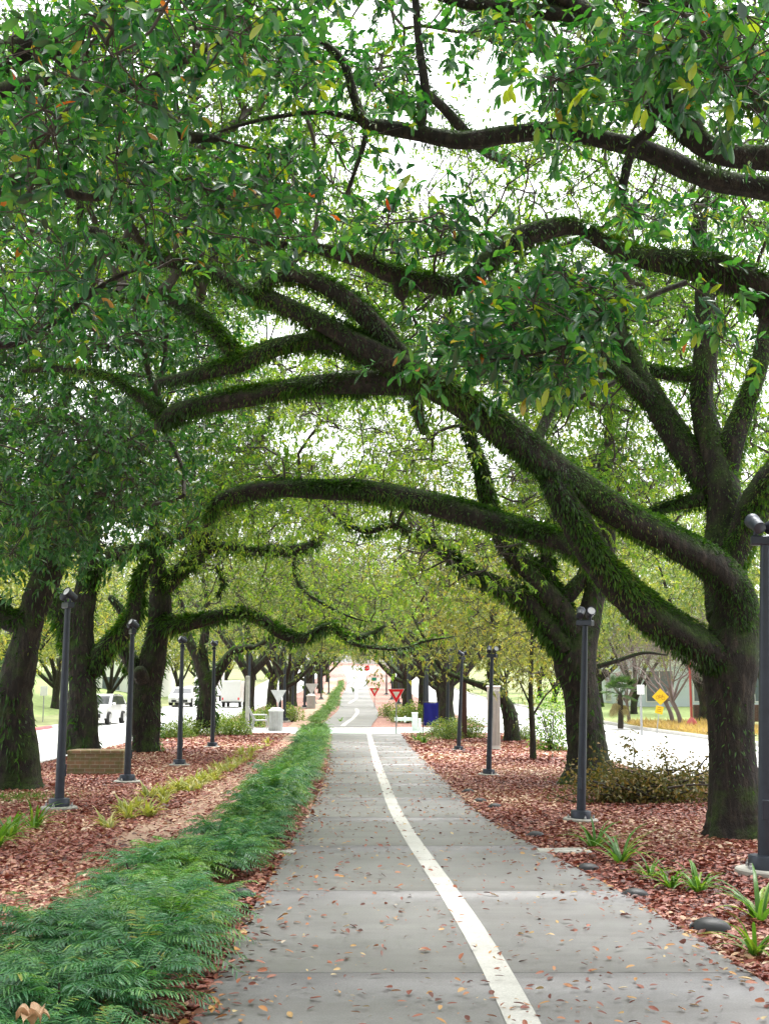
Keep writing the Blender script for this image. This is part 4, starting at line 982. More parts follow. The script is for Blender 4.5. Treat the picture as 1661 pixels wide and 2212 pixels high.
for (pr_, p_, s, lab) in [(s2, (1340, 1868), 1.0, 'strap-leaved clump between the lamp footing clump and the low curved ones'), (s1, (1402, 1903), .62, 'thin low strap-leaved tuft in the red leaves midway along the path edge'), (s2, (1448, 1925), .7, 'low strap-leaved tuft with drooping blades'),
                          (s1, (1510, 1935), .85, 'wide strap-leaved clump nearest in front of the biggest lamp'), (s2, (1630, 2070), .75, 'drooping strap-leaved clump over the path corner'), (s1, (900, 1602), 1.3, 'pale strap-leaved clump where the path meets the crossing'),
                          (s2, (915, 1608), 1.2, 'smaller strap-leaved clump below the blue banner'), (s1, (20, 1815), 1.15, 'strap-leaved clump in the bed at the trail side, nearest the camera'), (s2, (75, 1795), 1.0, 'strap-leaved clump beside the first trail lamp base'), (s1, (-10, 1835), 1.1, 'dark strap-leaved clump cut by the picture edge beside the trail'),
                          (s1, (735, 1240 + 320), .9, 'tiny strap-leaved tuft at the wavy path edge beyond the crossing')]:
    dup(pr_, atg(p_), rng.uniform(0, 6), lab, s)
pg = make_strap('pale_sprig', 'small pale yellow-green plant in the straggling row beside the sandy trail', 'pale', 18, .24, .03, 'plant', 'pale plants along the trail'); first = True
row = [(300,1748),(330,1728),(352,1722),(372,1712),(390,1707),(408,1700),(425,1697),(440,1690),(455,1684),(468,1678),(480,1672),(492,1668),(505,1661),(515,1656),(525,1650),(540,1640),(552,1630),(562,1622),(575,1612),(360,1735),(400,1715),(432,1703),(462,1690),(270,1762),(240,1790),(318,1770),(285,1772),(470,1662),(498,1648),(520,1632)]
for (x, y) in row:
    for j in range(2):
        loc = atg((x + rng.normal(0, 5), y + rng.normal(0, 3))); s = rng.uniform(.8, 1.4)
        if first: pg.location = loc; first = False
        else: dup(pg, loc, rng.uniform(0, 6.28), None, s)
# low grass patch by the first oak, dry grass on the far verge
def tufts(name, mat, X, Y, L, W, z=None):
    n = len(X); p = np.stack([X, Y, [gz(a, b) for a, b in zip(X, Y)]], -1)
    V, F, nv = leaves_geo(p, unit(rng.normal(0, .45, (n, 3)) + [0, 0, 1]), unit(rng.normal(0, 1, (n, 3))), L * rng.uniform(.5, 1.3, n), W, False, .2)
    o = link(name, mesh_np(name, V, F, np.repeat(rng.random(n), nv)), M[mat]); o['kind'] = 'stuff'; return o
q = G(38, 1727); n = 1500
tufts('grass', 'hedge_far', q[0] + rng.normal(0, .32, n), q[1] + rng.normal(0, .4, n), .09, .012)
n = 5000; Yd = rng.uniform(46, 60, n); Xd = URF + DR * Yd + .2 + rng.random(n) ** 1.5 * 4
o = tufts('dry_grass', 'drygrass', Xd, Yd, .45, .03)

# heap of cut branches
q = G(1415, 1735); root = thing('brush_pile', q, 'heap of cut branches with wilted brown-green leaves lying between two oaks', 'brush pile')
n = 46; a = rng.uniform(-1.1, 1.1, n) + np.where(rng.random(n) < .5, 0, pi); L_ = rng.uniform(.5, 1.5, n)
A = np.stack([rng.normal(0, .38, n), rng.normal(0, .3, n), rng.uniform(.02, .3, n)], -1); B = A + np.stack([np.cos(a) * L_, np.sin(a) * L_ * .6, rng.uniform(-.05, .42, n)], -1); B[:, 2] = np.maximum(B[:, 2], .05)
V, F = edges_mesh(A, B, np.full(n, .02), np.full(n, .005), .12, 5, 6)
A2 = np.array([[-.2, .2, .3], [.3, .1, .3], [.6, 0, .3], [.1, .1, .3]]); B2 = np.array([[-.35, .3, 1.0], [.15, .35, .85], [1.1, .2, 1.05], [-.9, .1, .75]])
V2, F2 = edges_mesh(A2, B2, np.full(4, .016), np.full(4, .004), .2, 5, 6)
bits = [(V, [F], None, 1), (V2, [F2], None, 1)]
t = rng.random((6500, 1)); i = rng.integers(0, n, 6500); bp = A[i] * (1 - t) + B[i] * t + rng.normal(0, .12, (6500, 3)); bp[:, 2] = np.maximum(bp[:, 2], .03)
t = .5 + .5 * rng.random((260, 1)); i = rng.integers(0, 4, 260); bp = np.concatenate([bp, A2[i] * (1 - t) + B2[i] * t + rng.normal(0, .07, (260, 3))])
n2 = len(bp); V, F, nv = leaves_geo(bp, rng.normal(0, 1, (n2, 3)), rng.normal(0, 1, (n2, 3)), rng.uniform(.05, .09, n2), .035)
link('foliage', combine('foliage', bits + [(V, F, np.repeat(rng.random(n2), nv), 0)]), [M['brush'], M['twig']], root)

# ------------------------------------------------------------------ fallen leaves
def litter(name, X, Y, mat, L, W, dz=.012, curl=.3):
    n = len(X); p = np.stack([X, Y, np.array([gz(a, b) for a, b in zip(X, Y)]) + dz + rng.random(n) * .018], -1); a = rng.uniform(0, 6.28, n)
    d = np.stack([np.cos(a), np.sin(a), rng.normal(.1, curl * .6, n)], -1); up = unit(rng.normal(0, curl, (n, 3)) + [0, 0, 1])
    ll = L * rng.uniform(.45, 1.4, n)
    V, F, nv = leaves_geo(p, d, up, ll, ll * W / L * rng.uniform(.7, 1.4, n), True, rng.uniform(-.05, .15))
    V[:, 2] = np.maximum(V[:, 2], np.repeat(p[:, 2] - dz + .004, nv))
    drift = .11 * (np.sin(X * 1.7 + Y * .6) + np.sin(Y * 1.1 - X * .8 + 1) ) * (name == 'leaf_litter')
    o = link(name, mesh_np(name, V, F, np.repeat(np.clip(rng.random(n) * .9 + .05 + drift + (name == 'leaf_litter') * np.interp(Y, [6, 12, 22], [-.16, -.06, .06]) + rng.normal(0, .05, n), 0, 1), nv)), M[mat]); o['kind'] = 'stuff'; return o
n = 190000; Y_ = 4.5 + 26 * rng.random(n) ** 1.25; X_ = rng.uniform(0, 1, n) * (UR - .1 - pr(Y_) + DR * Y_) + pr(Y_) - .03
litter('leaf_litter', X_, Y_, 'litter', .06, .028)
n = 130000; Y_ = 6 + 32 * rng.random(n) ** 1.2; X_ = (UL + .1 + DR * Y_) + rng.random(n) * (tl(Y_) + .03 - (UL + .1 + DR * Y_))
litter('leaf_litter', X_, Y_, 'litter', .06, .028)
n = 60000; Y_ = 29 + 18.5 * rng.random(n); X_ = rng.uniform(0, 1, n) * (UR - .1 - pr(Y_) + DR * Y_) + pr(Y_) - .03
litter('leaf_litter', X_, Y_, 'litter', .10, .05)
n = 50000; Y_ = 32 + 15.5 * rng.random(n); X_ = (UL + .1 + DR * Y_) + rng.random(n) * (tl(Y_) + .03 - (UL + .1 + DR * Y_))
litter('leaf_litter', X_, Y_, 'litter', .10, .05)
n = 26000; Y_ = 4.5 + 30 * rng.random(n) ** 1.3; X_ = pl(Y_) - rng.random(n) ** 1.4 * 1.0 + .02
litter('leaf_litter', X_, Y_, 'litter', .06, .028)
n = 5200; Y_ = 5 + 35 * rng.random(n); X_ = tl(Y_) + (tr(Y_) - tl(Y_)) * np.where(rng.random(n) < .7, rng.beta(.5, .5, n), rng.random(n))
litter('leaf_litter', X_, Y_, 'litter', .06, .028, .016)
n = 5000; Y_ = 4.8 + 8.5 * rng.random(n) ** 1.3; X_ = tl(Y_) + (tr(Y_) - tl(Y_)) * rng.random(n)
litter('leaf_litter', X_, Y_, 'litter', .06, .028, .016)
n = 2700; Y_ = 4.8 + 36 * rng.random(n) ** 1.9; f = np.where(rng.random(n) < .5, rng.random(n), rng.beta(.8, .8, n)); X_ = pl(Y_) + (pr(Y_) - pl(Y_)) * f
litter('fallen_leaves', X_, Y_, 'pathleaf', .047, .020, PZ + .008, .35)
n = 900; Y_ = 4.8 + 25 * rng.random(n) ** 1.2; X_ = np.where(rng.random(n) < .5, pl(Y_) + rng.exponential(.12, n), pr(Y_) - rng.exponential(.12, n))
litter('fallen_leaves', X_, Y_, 'pathleaf', .055, .024, PZ + .008, .35)
n = 900; Y_ = 4.8 + 25 * rng.random(n) ** 1.5; X_ = pl(Y_) + (pr(Y_) - pl(Y_)) * rng.random(n)
litter('fallen_leaves', X_, Y_, 'pathleaf', .024, .008, PZ + .005, .2)

# ------------------------------------------------------------------ lamps
def make_lamp(label, group, lo=False):
    root = thing('path_lamp', (0, 0, 0), label, 'lamp post', group)
    MB().lathe([(.27, -.06), (.27, .055), (.255, .07)], 28).build('footing', M['footing'], root, True)
    m = MB().lathe([(.155, .07), (.155, .17), (.145, .185), (.08, .19)], 28); m.build('base_flange', M['lamp'], root, True)
    MB().lathe([(.070, .185), (.060, 1.6), (.044, 3.0)], 20).build('pole', M['lamp'], root, True)
    for k in range(4): a = pi / 4 + k * pi / 2; MB().lathe([(.02, .06), (.02, .10), (.012, .105), (.012, .125)], 6, (.2 * cos(a), .2 * sin(a), 0)).build('anchor_bolt', M['steel'], root)
    MB().box(-.035, .035, -.076, -.055, .5, .68, bev=.006).build('access_plate', M['lamp'], root)
    MB().box(-.13, .13, -.05, .05, 3.0, 3.09, bev=.012).build('bracket', M['lamp'], root)
    for s, ang, tilt in ((-1, pi * .5 + .35, .5), (1, -.9, .35)):
        c = np.array([.085 * s, 0, 3.2]); ax = np.array([cos(ang) * cos(tilt), sin(ang) * cos(tilt), sin(tilt)])
        h = MB().bar((.085 * s, 0, 3.085), (.085 * s, 0, 3.15), .022, 10)
        h.lathe([(.038, -.11), (.058, -.10), (.062, 0), (.064, .045), (.071, .055), (.071, .10), (.062, .10), (.060, .083)], 20, c, ax)
        ho = h.build('lamp_head', M['lamp'], root, True)
        MB().lathe([(.001, .0), (.059, .0), (.059, .010), (.001, .013)], 20, c + ax * .081, ax).build('lens', M['lens'], ho)
    return root
LG = 'path lamps with twin spot heads'
lamp = make_lamp('dark twin-head lamp post standing largest, beside the arching oak and cut by the picture edge', LG)
lamps = [((1653, 1897), -.2, None, 1.0, .045), ((1254, 1778), -.62, 'dark twin-head lamp post in front of the stout flaring oak', .83, .046),
         ((1055, 1678), -.45, 'twin-head lamp post in front of the white ribbed cabinet and leaning oak', .77, .042), ((990, 1624), .9, 'twin-head lamp post beside the tall brown post', .84, .05), ((966, 1595), 1.2, 'twin-head lamp post nearest the blue banner', .96, .02),
         ((128, 1752), 2.2, 'twin-head lamp post nearest the bulging leaning oak on the trail bed', .94, .005), ((275, 1694), 2.0, 'twin-head lamp post at the end of the low brick pier', .895, .006), ((388, 1657), 1.8, 'twin-head lamp post in the trail bed past the twisted oak', .87, 0), ((459, 1617), 1.6, 'twin-head lamp post beside the slender forked oak', .95, 0),
         ((537, 1574), 1.2, 'twin-head lamp post beside the metal armchair bench', 1.12, 0)]
for i, (p_, rz, lab, s, tl_) in enumerate(lamps):
    o = lamp if i == 0 else dup(lamp, None, None, lab)
    o.location = atg(p_); o.rotation_euler = (tl_ * sin(rz), tl_ * cos(rz), rz); o.scale = (s,) * 3
for k, (u, Y) in enumerate([(3.3, 60), (-3.9, 63), (3.6, 68), (3.0, 74), (-4.6, 70), (-4.3, 78), (3.3, 84), (-4.0, 88), (3.1, 98), (-3.8, 100), (3.0, 115), (-3.7, 116), (2.9, 134), (-3.5, 136)]):
    X = u + DR * Y
    dup(lamp, (X, Y, g(Y)), rng.uniform(0, 6), 'distant thin lamp post in the beds beyond the crossing', 1.25)['group'] = 'distant lamp posts beyond the crossing'
# low shell-shaped ground lights along the path edge
def make_shell(label):
    root = thing('ground_light', (0, 0, 0), label, 'ground light', 'shell-shaped ground lights by the path')
    V, F = [], []; n, m = 16, 6
    for i in range(m + 1):
        t = i / m * pi / 2
        for k in range(n):
            a = 2 * pi * k / n; r = cos(t)
            x = .12 * r * cos(a) * (1.25 if cos(a) > 0 else 1); V.append((x, .10 * r * sin(a) * (1 + .04 * cos(8 * a)), .035 + .075 * sin(t)))
    for i in range(m):
        for k in range(n): k2 = (k + 1) % n; F.append((i * n + k, i * n + k2, (i + 1) * n + k2, (i + 1) * n + k))
    MB().add(V, F + [tuple(range(n - 1, -1, -1))]).build('hood', M['black'], root, True)
    MB().box(-.03, .03, -.03, .03, -.04, .036).build('stake', M['black'], root)
    MB().box(-.128, -.118, -.05, .05, .03, .062, bev=.004).build('light_slot', M['winglass'], root)
    return root
sh = make_shell('black shell-shaped ground light closest to the camera by the path corner'); sh.location = atg((1578, 2073 - 55)); sh.location = atg((1605, 2030)); sh.location = atg((1660 * .923, 2185 * .923 + 5))
sh.rotation_euler = (0, 0, -.4)
for (p_, rz, lab) in [((1370, 1942), -.3, 'black ground light beside the wide strap-leaved clump'), ((1268, 1887), -.2, 'black ground light between the flat pale slab and the strap-leaved tufts'), ((1155, 1812), .2, 'small black ground light just past the pale slab'), ((1068, 1748), .3, 'dark ground light on the path edge level with the second lamp'),
                      ((1035, 1736), .1, 'dark ground light beside the path before the third lamp'), ((1010, 1715), .4, 'tiny dark ground light on the path edge below the third lamp'), ((525, 1945), 2.8, 'dark ground light at the hedge foot on the path edge')]:
    dup(sh, atg(p_, .0), rz, lab, .75)
def slab(label, p_, w_, d_, rz):
    root = MB().box(-w_/2, w_/2, -d_/2, d_/2, -.05, .045, bev=.012).build('stone_slab', M['footing']); root.location = atg(p_); root.rotation_euler = (0, 0, rz); root['label'] = label; root['category'] = 'stone slab'
slab('flat pale slab set in the leaves beside the path near the second lamp', (1215, 1846), .55, .3, .1)
slab('small pale block at the hedge foot on the path edge', (612, 1850), .22, .16, .4)
slab('flat pale slab in the mulch in front of the pale strap-leaved clump', (975, 1634), .6, .3, 0)
# a curled dead leaf in the near hedge
root = thing('dead_leaf', P(72, 2195, 4.6) - [0, 0, .03], 'pale tan curled dead leaf caught on the hedge in the bottom corner', 'dead leaf')
V, F = [], []
for j in range(6):
    az = j * 1.05 + .2; b = len(V)
    for i in range(7):
        t = i / 6; wv = .03 * math.sin(pi * min(t * .95 + .04, 1)); r = .06 * t
        V += [(r * cos(az) - wv * sin(az), r * sin(az) + wv * cos(az), .05 * math.sin(2.6 * t) + .02 * (j % 2)), (r * cos(az), r * sin(az), .05 * math.sin(2.6 * t) - .012), (r * cos(az) + wv * sin(az), r * sin(az) - wv * cos(az), .05 * math.sin(2.6 * t) + .02 * (j % 2))]
    for i in range(6): a = b + i * 3; F += [(a, a + 1, a + 4, a + 3), (a + 1, a + 2, a + 5, a + 4)]
link('lobes', mesh_np('lobes', V, [np.array(F)], rng.random(len(V)), True), M['tan'], root)

# ------------------------------------------------------------------ signs, bin, bench, pier, banner, posts
def tri_sign(loc, side, pole_h, label, front=True, rz=0):
    root = thing('yield_sign', loc, label, 'sign'); root.rotation_euler = (0, 0, rz)
    MB().box(-.025, .025, .01, .05, -.1, pole_h + .02).build('pole', M['steel'], root)
    h = side * .866; zt, zb = pole_h + .02, pole_h - h + .02
    def T(k, y0, y1, zc):
        cz = zt - h / 3; s_ = k
        pts = []
        for (x, z) in ((-side/2, zt), (side/2, zt), (0, zb)):
            pts.append(((x) * s_, cz + (z - cz) * s_))
        return pts
    MB().plate([(-side/2, zt), (0, zb), (side/2, zt)], -.004, .008).build('plate', M['signback'], root)
    if front:
        o = T(.985, 0, 0, 0); MB().plate([o[0], o[2], o[1]], -.009, -.004).build('border', M['white'], root)
        o = T(.93, 0, 0, 0); MB().plate([o[0], o[2], o[1]], -.013, -.009).build('red_field', M['red'], root)
        o = T(.42, 0, 0, 0); MB().plate([o[0], o[2], o[1]], -.017, -.013).build('white_field', M['signwhite'], root)
    return root
tri_sign(atg((856, 1586)), .66, 1.72, 'larger red and white yield sign facing the camera at the crossing')
tri_sign(atg((809, 1529)), .78, 1.42, 'smaller distant red and white yield sign beside the second crossing')
tri_sign(atg((601, 1572)), .72, 1.68, 'unpainted back of a triangular sign behind the nearer fluted bin', False)
tri_sign(atg((673, 1530)), .95, 1.75, 'unpainted back of a triangular sign behind the farther bin', False)
# stop sign
q = atg((793, 1471)); root = thing('stop_sign', q, 'far-off red octagonal stop sign at the top of the path', 'sign')
MB().box(-.04, .04, .01, .07, -.1, 2.2).build('pole', M['steel'], root)
oc = lambda r: [(r * cos(pi / 8 + k * pi / 4), 2.0 + r * sin(pi / 8 + k * pi / 4)) for k in range(8)]
MB().plate(oc(.48), -.008, .01).build('plate', M['white'], root); MB().plate(oc(.44), -.014, -.008).build('red_field', M['red'], root)
def text_obj(name, body, size, mat, parent, loc, rot=(pi / 2, 0, 0), ext=.002):
    cu = bpy.data.curves.new(name, 'FONT'); cu.body = body; cu.size = size; cu.align_x = 'CENTER'; cu.align_y = 'CENTER'; cu.extrude = ext
    t_ = bpy.data.objects.new(name, cu); me = bpy.data.meshes.new_from_object(t_); bpy.data.objects.remove(t_)
    o = link(name, me, mat, parent); o.location = loc; o.rotation_euler = rot; return o
text_obj('lettering', 'STOP', .32, M['white'], root, (0, -.017, 2.0))
q = atg((808, 1480)); root = thing('street_name_sign', q, 'small green sign on a post beside the path far up the hill', 'sign')
MB().box(-.03, .03, .01, .06, -.1, 1.1).build('pole', M['steel'], root); MB().box(-.36, .36, -.015, .01, .62, 1.12, bev=.01).build('plate', M['green'], root)
# small white sign across the street
q = atg((93, 1560)); root = thing('street_sign', q, 'small white rectangular sign on a thin post across the street by the palm', 'sign')
MB().box(-.025, .025, .01, .05, -.1, 1.85).build('pole', M['steel'], root); MB().box(-.19, .19, -.012, .01, 1.35, 1.85, bev=.008).build('plate', M['white'], root)
# yellow warning signs
q = atg((1421, 1580)); root = thing('warning_sign', q, 'tilted yellow diamond bicycle warning sign with a yellow plaque below it', 'sign'); root.rotation_euler = (0, .13, 0); root.scale = (.62,) * 3; root.location.z += .36
MB().box(-.03, .03, .012, .06, -.8, 2.1).build('pole', M['steel'], root)
r = .56; ca = .12
dm = [(r * cos(pi / 2 * k + ca), 1.72 + r * sin(pi / 2 * k + ca)) for k in range(4)]
MB().plate(dm, -.004, .012).build('diamond_plate', M['yellow'], root)
m = MB()
def ring(m, cx, cz, r0, r1, n=20):
    V = [(cx + (r1 if j % 2 else r0) * cos(2 * pi * k / n), y_, cz + (r1 if j % 2 else r0) * sin(2 * pi * k / n)) for k in range(n) for j, y_ in ((0, -.012), (1, -.012))]
    F = [(2 * k, 2 * k + 1, (2 * k + 3) % (2 * n), (2 * k + 2) % (2 * n)) for k in range(n)]
    m.add(V, F)
ring(m, -.19, 1.66, .10, .125); ring(m, .19, 1.66, .10, .125)
for a, b in (((-.19, 1.66), (-.08, 1.80)), ((-.08, 1.80), (.12, 1.80)), ((.12, 1.80), (.19, 1.66)), ((-.19, 1.66), (0, 1.66)), ((0, 1.66), (.12, 1.80)), ((-.08, 1.80), (0, 1.66)), ((-.10, 1.85), (-.05, 1.85)), ((.12, 1.80), (.10, 1.87)), ((.08, 1.88), (.17, 1.86))):
    m.bar((a[0], -.012, a[1]), (b[0], -.012, b[1]), .012, 6)
m.build('bicycle_symbol', M['orangeink'], root)
pq = [(-.27, .62), (.23, .56), (.29, 1.08), (-.21, 1.14)]
MB().plate(pq, -.004, .012).build('plaque', M['yellow'], root)
m = MB()
for z in (.74, .86, .98): m.box(-.13, .13, -.01, -.005, z, z + .04)
m.build('plaque_lettering', M['orangeink'], root)
q = atg((1386, 1583)); root = thing('street_sign', q, 'white square sign back on a grey post beside the yellow warning sign', 'sign')
MB().box(-.04, .04, .01, .07, -.1, 1.9).build('pole', M['steel'], root); MB().box(-.15, .15, -.015, .01, 1.52, 1.9, bev=.01).build('plate', M['white'], root)
q = atg((1494, 1578)); root = thing('red_pole', q, 'slim dark red pole on a flared base across the street', 'pole')
MB().lathe([(.26, -.05), (.25, .2), (.2, .38), (.12, .48), (.07, .55)], 14).build('base', M['redpole'], root, True)
MB().lathe([(.06, .5), (.05, 2.6), (.045, 4.0)], 10).build('shaft', M['redpole'], root, True)
# fluted litter bins
def make_bin(label, loc, s=1):
    root = thing('litter_bin', loc, label, 'bin'); root.scale = (s,) * 3
    n = 72; V, F = [], []
    for z, r in ((0, .27), (.06, .29), (.78, .30), (.84, .31)):
        for k in range(n):
            a = 2 * pi * k / n; rr = r * (1 + (.03 if (k // 2) % 2 else 0)); V.append((rr * cos(a), rr * sin(a), z))
    for i in range(3):
        for k in range(n): k2 = (k + 1) % n; F.append((i * n + k, i * n + k2, (i + 1) * n + k2, (i + 1) * n + k))
    F += [tuple(range(n - 1, -1, -1)), tuple(3 * n + k for k in range(n))]
    MB().add(V, F).build('body', M['binmetal'], root)
    MB().lathe([(.335, .84), (.345, .87), (.335, .905), (.24, .92), (.23, .985), (.15, 1.0), (.02, 1.0)], 36).build('lid', M['white'], root, True)
    return root
make_bin('fluted grey litter bin with pale lid at the near edge of the crossing', atg((596, 1579)), .97)
make_bin('farther fluted grey bin beside the trail up the slope', atg((672, 1523 + 8)), 1.05)
# armchair bench in profile
q = atg((562, 1578)); root = thing('park_bench', q, 'grey metal armchair bench beside the nearer fluted bin', 'bench'); root.rotation_euler = (0, 0, R(12))
m = MB()
for i in range(7): m.box(-.22 + i * .075, -.16 + i * .075, -.3, .3, .42, .445, bev=.006)
m.build('seat', M['binmetal'], root)
m = MB()
for i in range(8):
    t = i / 7; x = -.24 - .26 * t; z = .46 + .5 * t; m.box(x - .012, x + .012, -.3, .3, z, z + .052, bev=.005)
m.build('backrest', M['binmetal'], root)
for s in (-1, 1):
    m = MB().bar((-.25, .31 * s, .42), (-.52, .31 * s, 1.0), .022); m.bar((-.25, .31 * s, .43), (.3, .31 * s, .43), .022); m.build('side_frame', M['binmetal'], root)
    m = MB().bar((-.36, .31 * s, .66), (.26, .31 * s, .66), .024); m.bar((.26, .31 * s, .66), (.30, .31 * s, .43), .022); m.build('armrest', M['binmetal'], root)
    for a, b in (((-.28, .43), (-.36, 0)), ((.28, .43), (.33, 0))): MB().bar((a[0], .31 * s, a[1]), (b[0], .31 * s, b[1]), .022).build('leg', M['binmetal'], root)
q = atg((534, 1575)); root = thing('utility_post', q, 'weathered green-grey utility post rising behind the bench', 'post')
MB().lathe([(.09, -.05), (.09, 2.3), (.07, 2.32)], 14).build('post_shaft', M['footing'], root, True); MB().box(-.11, .11, -.11, .11, -.03, .12, bev=.02).build('plinth', M['footing'], root)
# brick pier
q = G(205, 1676); root = thing('brick_pier', q, 'low mossy brick block standing on the leaf bed between two trail lamps', 'brick block'); root.rotation_euler = (0, 0, R(-4))
MB().box(-.56, .56, 0, .6, -.05, .42, bev=.012).build('brickwork', M['mossbrick'], root); MB().box(-.57, .57, -.01, .61, .421, .495, bev=.015).build('coping', M['mossbrick'], root)
# banner
q = atg((931, 1592)); root = thing('banner_sign', q, 'plain dark blue banner hung between two thin black posts by the crossing', 'banner')
for s in (-1, 1): MB().lathe([(.016, -.1), (.016, 1.27), (.022, 1.28), (.012, 1.31)], 8, (.29 * s, 0, 0)).build('post', M['black'], root)
m = MB().bar((-.29, 0, 1.25), (.29, 0, 1.25), .013); m.bar((-.29, 0, .38), (.29, 0, .38), .010); m.build('crossbars', M['black'], root)
V, F = [], []
for i in range(13):
    for j in range(9):
        x = -.265 + .53 * i / 12; z = .40 + .83 * j / 8; V.append((x, .012 * math.sin(i * .9 + j * .3), z))
for i in range(12):
    for j in range(8): a = i * 9 + j; F.append((a, a + 9, a + 10, a + 1))
o = link('cloth', mesh_np('cloth', V, [np.array(F)], smooth=True), M['blue'], root); sm = o.modifiers.new('thickness', 'SOLIDIFY'); sm.thickness = .004
# white rail fence
q = atg((896, 1579)); root = thing('rail_fence', q, 'short white fence with a square post and one rail beside the crossing', 'fence')
MB().box(-.12, .12, -.12, .12, -.05, .72, bev=.015).build('post', M['white'], root); MB().box(-.14, .14, -.14, .14, .721, .77, bev=.015).build('post_cap', M['white'], root)
MB().box(-.85, -.121, -.03, .03, .42, .56, bev=.01).build('rail', M['white'], root)
MB().box(.14, .26, -.07, .07, -.05, .52, bev=.015).build('side_post', M['white'], root)
for x in (-.80, -.45): MB().box(x, x + .08, -.045, -.031, .36, .62, bev=.008).build('picket', M['white'], root)
# brown post and white ribbed cabinet
q = atg((1003, 1598)); root = thing('brown_post', q, 'tall square brown wooden post behind the path lamps', 'post')
MB().box(-.085, .085, -.085, .085, -.1, 2.35, bev=.012).build('shaft', M['brownpost'], root); MB().box(-.12, -.087, -.09, .09, 1.3, 1.85, bev=.01).build('side_plate', M['brownpost'], root); MB().box(-.13, .13, -.13, .13, -.05, .1, bev=.015).build('plinth', M['brownpost'], root)
q = atg((1067, 1622)); root = thing('utility_cabinet', q, 'narrow white ribbed cabinet standing right behind the third path lamp', 'cabinet')
MB().box(-.17, .17, -.12, .12, 0, 1.75, bev=.015).build('body', M['white'], root); MB().box(-.2, .2, -.15, .15, 1.751, 1.80, bev=.015).build('top', M['white'], root); MB().box(-.22, .22, -.17, .17, -.08, .05, bev=.015).build('plinth', M['footing'], root)
m = MB()
for i in range(8): m.box(-.15 + i * .04, -.13 + i * .04, -.135, -.121, .15, 1.65)
m.build('ribs', M['binmetal'], root)

# ------------------------------------------------------------------ vehicles across the street
def make_car(label, loc, rz, cat='car', s=1.0):
    root = thing('parked_car', loc, label, cat); root.rotation_euler = (0, 0, rz); root.scale = (s,) * 3
    # profile along x (front at +x), z; body shell lofted over width with tumblehome
    prof = [(2.12,.34),(2.16,.55),(2.08,.74),(1.75,.88),(1.15,.98),(.45,1.48),(.1,1.55),(-.9,1.55),(-1.5,1.46),(-1.95,1.02),(-2.1,.9),(-2.14,.5),(-2.08,.32)]
    V, F = [], []; n = len(prof); lay = [(-.86, 0), (-.90, 1), (.90, 1), (.86, 0)]
    for w_, _ in ((-.80, 0), (-.88, 1), (.88, 1), (.80, 0)):
        for (x, z) in prof:
            k = 1 - max(0, z - .95) * .32; e_ = .93 if abs(w_) < .85 else 1
            V.append((x * (.985 if e_ < 1 else 1), w_ * k, z - (0 if z < .9 or e_ == 1 else .0)))
    for i in range(3):
        for j in range(n): j2 = (j + 1) % n; F.append((i * n + j, i * n + j2, (i + 1) * n + j2, (i + 1) * n + j))
    F += [tuple(range(n - 1, -1, -1)), tuple(3 * n + k for k in range(n))]
    MB().add(V, F).build('body', M['carpaint'], root, True)
    def quad(name, pts, mat): 
        c = np.mean(pts, 0); nn = np.cross(np.array(pts[1]) - pts[0], np.array(pts[2]) - pts[0]); nn /= np.linalg.norm(nn)
        p = np.array(pts); MB().add(np.concatenate([p + nn * .008, p - nn * .02]), [(0, 1, 2, 3), (7, 6, 5, 4), (0, 4, 5, 1), (1, 5, 6, 2), (2, 6, 7, 3), (3, 7, 4, 0)]).build(name, mat, root)
    quad('windscreen', [(1.08, -.74, 1.03), (1.08, .74, 1.03), (.50, .64, 1.45), (.50, -.64, 1.45)], M['glass'])
    quad('rear_window', [(-1.92, .72, 1.06), (-1.92, -.72, 1.06), (-1.56, -.64, 1.40), (-1.56, .64, 1.40)], M['glass'])
    for sg in (-1, 1):
        y1, y2 = .872 * sg, .752 * sg
        a = [(.95, y1, 1.0), (-.05, y1, 1.0), (-.05, y2 + .02 * sg, 1.44), (.40, y2 + .02 * sg, 1.43)]; b = [(-.12, y1, 1.0), (-1.6, y1, 1.0), (-1.35, y2 + .02 * sg, 1.41), (-.12, y2 + .02 * sg, 1.45)]
        for p in (a, b): quad('side_window', p if sg < 0 else p[::-1], M['glass'])
        MB().box(2.04, 2.13, .5 * sg - .17, .5 * sg + .17, .64, .77, bev=.02).build('headlight', M['light'], root)
        MB().box(-2.15, -2.08, .66 * sg - .13, .66 * sg + .13, .72, .98, bev=.02).build('tail_light', M['red'], root)
        m = MB().box(.72, .9, .93 * sg - .07, .93 * sg + .07, .98, 1.12, bev=.03); m.build('mirror', M['carpaint'], root)
        for x in (1.35, -1.32):
            wo = MB().lathe([(.22, -.11), (.31, -.11), (.335, -.08), (.335, .08), (.31, .11), (.22, .11)], 22, (x, .80 * sg, .335), (0, 1, 0)).build('wheel', M['tyre'], root, True)
            MB().lathe([(.03, 0), (.21, .0), (.22, .02), (.04, .03)], 16, (x, .80 * sg + .105 * sg, .335), (0, sg, 0)).build('rim', M['rim'], wo)
    MB().box(2.10, 2.175, -.62, .62, .36, .56, bev=.02).build('grille', M['black'], root); MB().box(2.17, 2.185, -.25, .25, .42, .53).build('number_plate', M['white'], root)
    return root
def street(u, Y): X = u + DR * Y; return (X, Y, g(Y) - DROP + .006)
make_car('white hatchback facing the camera at the far kerb, framed between the brick pier oaks', street(-13.6, 64), R(-93))
make_car('white car parked farther up the street just past the twisted oak', street(-14.0, 97), R(-90))
make_car('white car partly hidden behind the lamp at the twisted oak', street(-14.1, 104), R(-90))
